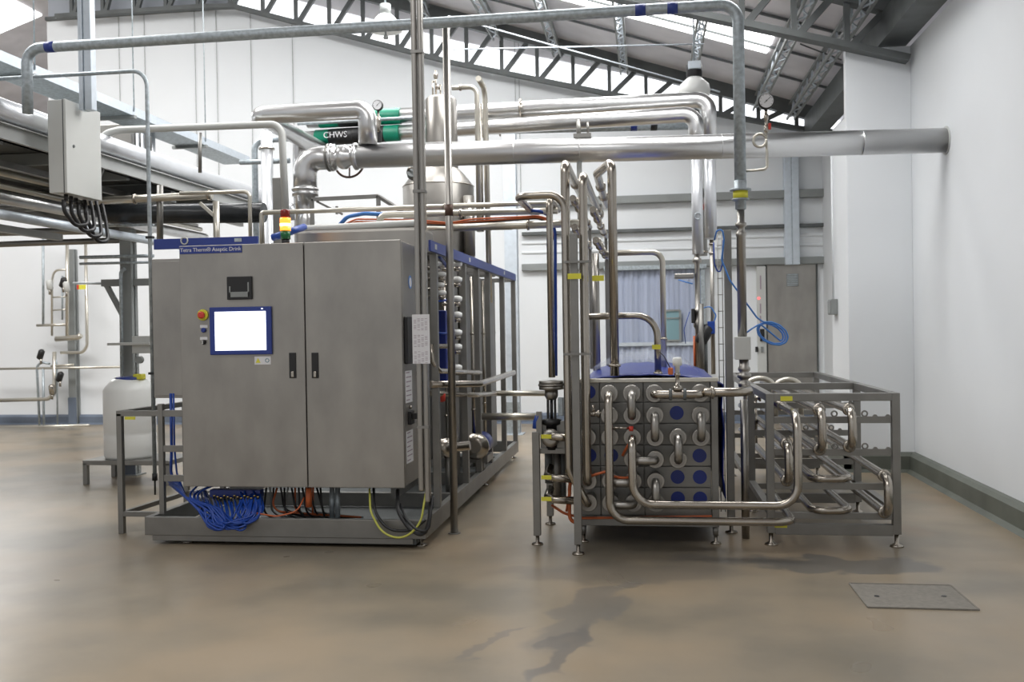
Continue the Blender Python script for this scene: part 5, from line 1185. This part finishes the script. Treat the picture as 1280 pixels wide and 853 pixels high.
b.lathe((gc.x, gc.y+.01, 0), (0, 0, 1), [(z_(166), .010), (z_(164), .018), (z_(158), .018), (z_(156), .011), (z_(150), .011), (z_(149), .018), (z_(143), .018), (z_(142), .010), (z_(138), .010)], 12); b.build('gauge_cock', 'tube', g1)
B().box((gc.x+.015, gc.y, z_(162)), (gc.x+.035, gc.y+.02, z_(154))).build('cock_handle', 'red', g1, .003)
c = Vector((x_(950), GY, z_(175))); R_ = .048
pts = [Vector((gc.x, gc.y+.01, z_(165)))]+[c+Vector((R_*math.cos(u), .0+.02*i/14, R_*math.sin(u))) for i, u in enumerate([.2+2*math.pi*i/16 for i in range(17)])]+[Vector((x_(959), GY+.02, z_(190))), Vector((x_(959), GY+.02, z_(211))), Vector((x_(928), GY+.02, z_(213)))]
B().tube(pts, .010, 8, .03).build('siphon', 'cream', g1)
g2, _ = gauge(472.5, 132, 10.3, .058, 'round gauge standing between the green banded pipes', .06)
b = B(); q = at(473, 152, 10.3); b.lathe(q, (0, 0, 1), [(-.12, .012), (-.05, .02), (0, .03), (.05, .03), (.06, .012), (.12, .012)], 12); b.build('thermowell', 'tube', g2)
B().box(at(471, 178, 10.3), (at(476, 163, 10.3).x, 10.33, at(476, 163, 10.3).z)).build('cock_handle', 'black', g2, .003)
# galvanised pipe arch
P = walk((925.5, 236, GY), [('z', 5)]); X0 = P[1]; PL = _solve(Vector((X0.x, GY, X0.z)), 0, 0, 33)
t = thing('galvanised_pipe', 'long galvanised pipe spanning the whole view overhead and dropping to a flange', 'pipe', P[0])
PATH = [P[0], X0, PL, Vector((PL.x, GY, at(28, 142, GY).z))]
B().tube(PATH, .043, 18, .13).build('tube', 'galv', t)
def gband(px0, px1, m): band(t, PL, X0, px0, px1, .0445, m, 'blue_band')
gband(58, 69, 'fascia'); gband(794, 807, 'fascia'); gband(834, 847, 'fascia')
fz = at(925.5, 236, GY).z
B().lathe((P[0].x, GY, fz), (0, 0, -1), [(-.06, .046), (0, .046), (.002, .078), (.016, .078), (.018, .045)], 30).build('flange', 'galv', t)
B().lathe((P[0].x, GY, fz-.018), (0, 0, -1), [(0, .055), (.055, .055)], 26).build('yellow_tag_band', 'yellow', t)
B().lathe((P[0].x, GY, fz-.073), (0, 0, -1), [(0, .06), (.008, .068), (.016, .06), (.018, .040), (.08, .040), (.085, .028)], 26).build('hub', 'galv', t)
t = thing('steam_drop_pipe', 'steel drop pipe with union fittings hanging from the galvanised flange', 'pipe', (P[0].x, GY, fz-.2))
x925 = P[0].x; zz = lambda py: at(927, py, GY).z
B().lathe((x925, GY, 0), (0, 0, 1), [(zz(421), .034), (zz(296), .034), (zz(295), .038), (zz(291), .038), (zz(290), .028), (zz(284), .028), (zz(283), .042), (zz(279), .042), (zz(278), .028), (fz-.15, .028)], 22).build('tube', 'steel', t)
p, q = at(919, 450, GY-.06), at(938.5, 421, GY-.06); B().box((p.x, GY-.06, p.z), (q.x, GY+.06, q.z)).build('transmitter_box', 'palegrey', t, .006)
B().lathe((x925+.01, GY, 0), (0, 0, 1), [(zz(486), .03), (zz(483), .045), (zz(478), .045), (zz(477), .032), (zz(474), .032), (zz(472), .052), (zz(468), .052), (zz(466), .03), (zz(463), .045), (zz(460), .045), (zz(458), .036), (zz(450), .036)], 22).build('valve_body', 'steel', t)
P = [Vector((CX[5], YFl-.10, RZ[0])), Vector((at(926, 492, YFl-.10).x, YFl-.10, RZ[0])), Vector((x925+.01, GY-.02, RZ[0]+.0)), Vector((x925+.01, GY, zz(482)))]
P = [Vector((CX[5]+.02, YFl-.06, RZ[0]+.01)), Vector((x925+.01, YFl-.02, RZ[0]+.01)), Vector((x925+.012, GY, RZ[0]+.012)), Vector((x925+.01, GY, zz(484)))]
pipe('outlet_tube', 'polished tube from the top right flange turning up into the drop pipe', 'tube', P, .033, 'tube', .14, 16, clamps=(.08,))
P = walk((930, 500, GY+.05), [('z', 640)]); P[-1].z = 0; pipe('riser_tube', 'upright tube below the drop pipe left of the rack', 'tube', P, .030, 'steel')
# grey upright, wire ladder, risers beside it
t = thing('cable_post', 'grey square upright carrying cables between exchanger and drop pipe', 'post', at(915, 680, 7.6))
p = at(912, 500, 7.6); B().box((p.x-.028, 7.57, .09), (p.x+.028, 7.63, at(911, 288, 7.6).z)).build('post', 'frame', t, .003)
B().lathe((p.x, 7.6, 0), (0, 0, 1), [(0, .05), (.012, .045), (.02, .015), (.10, .015)], 16).build('levelling_foot', 'tube', t)
t = thing('wire_tray', 'narrow wire cable tray standing left of the grey square upright', 'cable tray', at(903, 640, 7.75))
b = B(); pa_, pb3 = at(899.5, 500, 7.75), at(905, 500, 7.75); z0_, z1_ = at(903, 640, 7.75).z, at(901, 292, 7.75).z
for x in (pa_.x, pb3.x): b.cyl((x, 7.75, z0_), (x, 7.75, z1_), .0045, n=6)
z = z0_+.03
while z < z1_: b.cyl((pa_.x-.006, 7.75, z), (pb3.x+.006, 7.75, z), .004, n=6); z += .13
b.build('wires', 'frame', t)
for k, px in enumerate((901, 903.5)): p = at(px, 560, 7.76); B().cyl((p.x, 7.765, .3), (p.x, 7.765, .95), .006, n=6).build('cable', 'orange' if k else 'rust', t)
p = at(885, 190, 11.0)
P = walk((880, 195, 10.9), [('z', 298)]); 
t = pipe('service_pipe', 'grey pipe between the two white drop pipes', 'pipe', walk((877, 150, 11.1), [('z', 320)]), .045, 'palegrey', clamps=(.97,))
for py, h_, m in ((241, .05, 'black'), (259, .03, 'red')): q = at(877, py, 11.04); B().box((q.x-.02, 11.02, q.z-h_), (q.x+.02, 11.06, q.z+h_)).build('fitting', m, t, .004)
t = thing('control_valve', 'tall control valve with polished actuator under the left white drop pipe', 'valve', at(874, 398, 10.8))
x_ = at(872, 380, 10.8).x; z_ = lambda py: at(873, py, 10.8).z
B().lathe((x_, 10.8, 0), (0, 0, 1), [(z_(470), .03), (z_(412), .03), (z_(408), .05), (z_(402), .05), (z_(400), .035), (z_(392), .035), (z_(391), .05), (z_(387), .05), (z_(385), .028), (z_(330), .028), (z_(328), .05), (z_(324), .05), (z_(322), .03), (z_(312), .03)], 20).build('body', 'steel', t)
B().box((x_-.07, 10.75, z_(404)), (x_-.035, 10.85, z_(386))).build('solenoid', 'black', t, .006)
B().lathe((x_+.06, 10.75, z_(420)), (.6, 0, 1), [(-.1, .05), (-.06, .07), (.1, .07), (.14, .03)], 18).build('actuator', 'black', t)
B().box((x_+.10, 10.7, z_(418)), (x_+.18, 10.8, z_(402))).build('blue_positioner', 'bluehose', t, .01)
for k, (px, w_) in enumerate(((877, .03), (882, .022), (868, .012))): p = at(px, 440, 10.7+.05*k); B().cyl((p.x, p.y, z_(475)), (p.x, p.y, z_(420 if k else 380)), w_).build('pipe_leg', ('frame', 'darksteel', 'orange')[k], t)
B().tube([Vector((x_+.04, 10.8, z_(386))), Vector((x_+.14, 10.8, z_(383))), Vector((x_+.2, 10.8, z_(395))), Vector((x_+.16, 10.8, z_(408)))], .008, 6, .05).build('air_hose', 'bluehose_l', t)
a_, c_ = at(843, 350, 10.8), at(867, 341, 10.8); B().box((a_.x, 10.7, a_.z+.01), (c_.x, 10.86, c_.z-.01)).build('side_arm', 'steel', t, .01)
B().tube([at(848, 350, 10.7), at(858, 353, 10.7), at(866, 355, 10.7)], .008, 6, .05).build('air_hose', 'bluehose_l', t)
B().tube([at(862, 390, 10.7), at(855, 412, 10.7), at(857, 430, 10.7)], .005, 6, .1).build('air_hose', 'bluehose', t)
pipe('riser_tube', 'slim steel riser under the right white drop pipe', 'tube', walk((889.5, 300, 11.0), [('z', 468)]), .024, 'steel', clamps=(.03, .1))
B().ring((lb.x, lb.y-.068, at(868, 270, 10.7).z), (0, 1, 0), .035, .006, 20, 6).build('siphon_ring', 'galv', CWL)
# blue hose with a coil
c = at(966, 417, 7.5)
pts = [at(893, 300, 7.55), at(896, 288, 7.5), at(903, 287, 7.48), at(905, 300, 7.48), at(902, 325, 7.5), at(912, 350, 7.45), at(930, 375, 7.42), at(946, 397, 7.45)]
for k in range(29):
    u = 2.2-k*.55; s_ = 1-.12*(k//12); pts.append(c+Vector((.115*s_*math.cos(u), .008*k/3, .085*s_*math.sin(u)-.03*math.cos(u))))
pts += [at(950, 405, 7.5), at(940, 411, 7.45), at(929, 419, 7.42)]
tag(B().tube(pts, .0065, 8, .04).build('blue_air_hose', 'bluehose_l'), 'thin blue air hose hanging in a loose coil right of the drop pipe', 'hose')
tag(B().tube([at(892, 303, 7.6), at(893, 330, 7.6), at(899, 345, 7.6), at(903, 330, 7.62), at(904, 300, 7.62)], .006, 6, .05).build('blue_air_hose', 'bluehose'), 'short blue air hose loop at the top of the wire tray', 'hose')
# ---------------------------------------------------------------- tidy
for o in ALL:
    try:
        if '_o' in o: del o['_o']
    except ReferenceError: pass
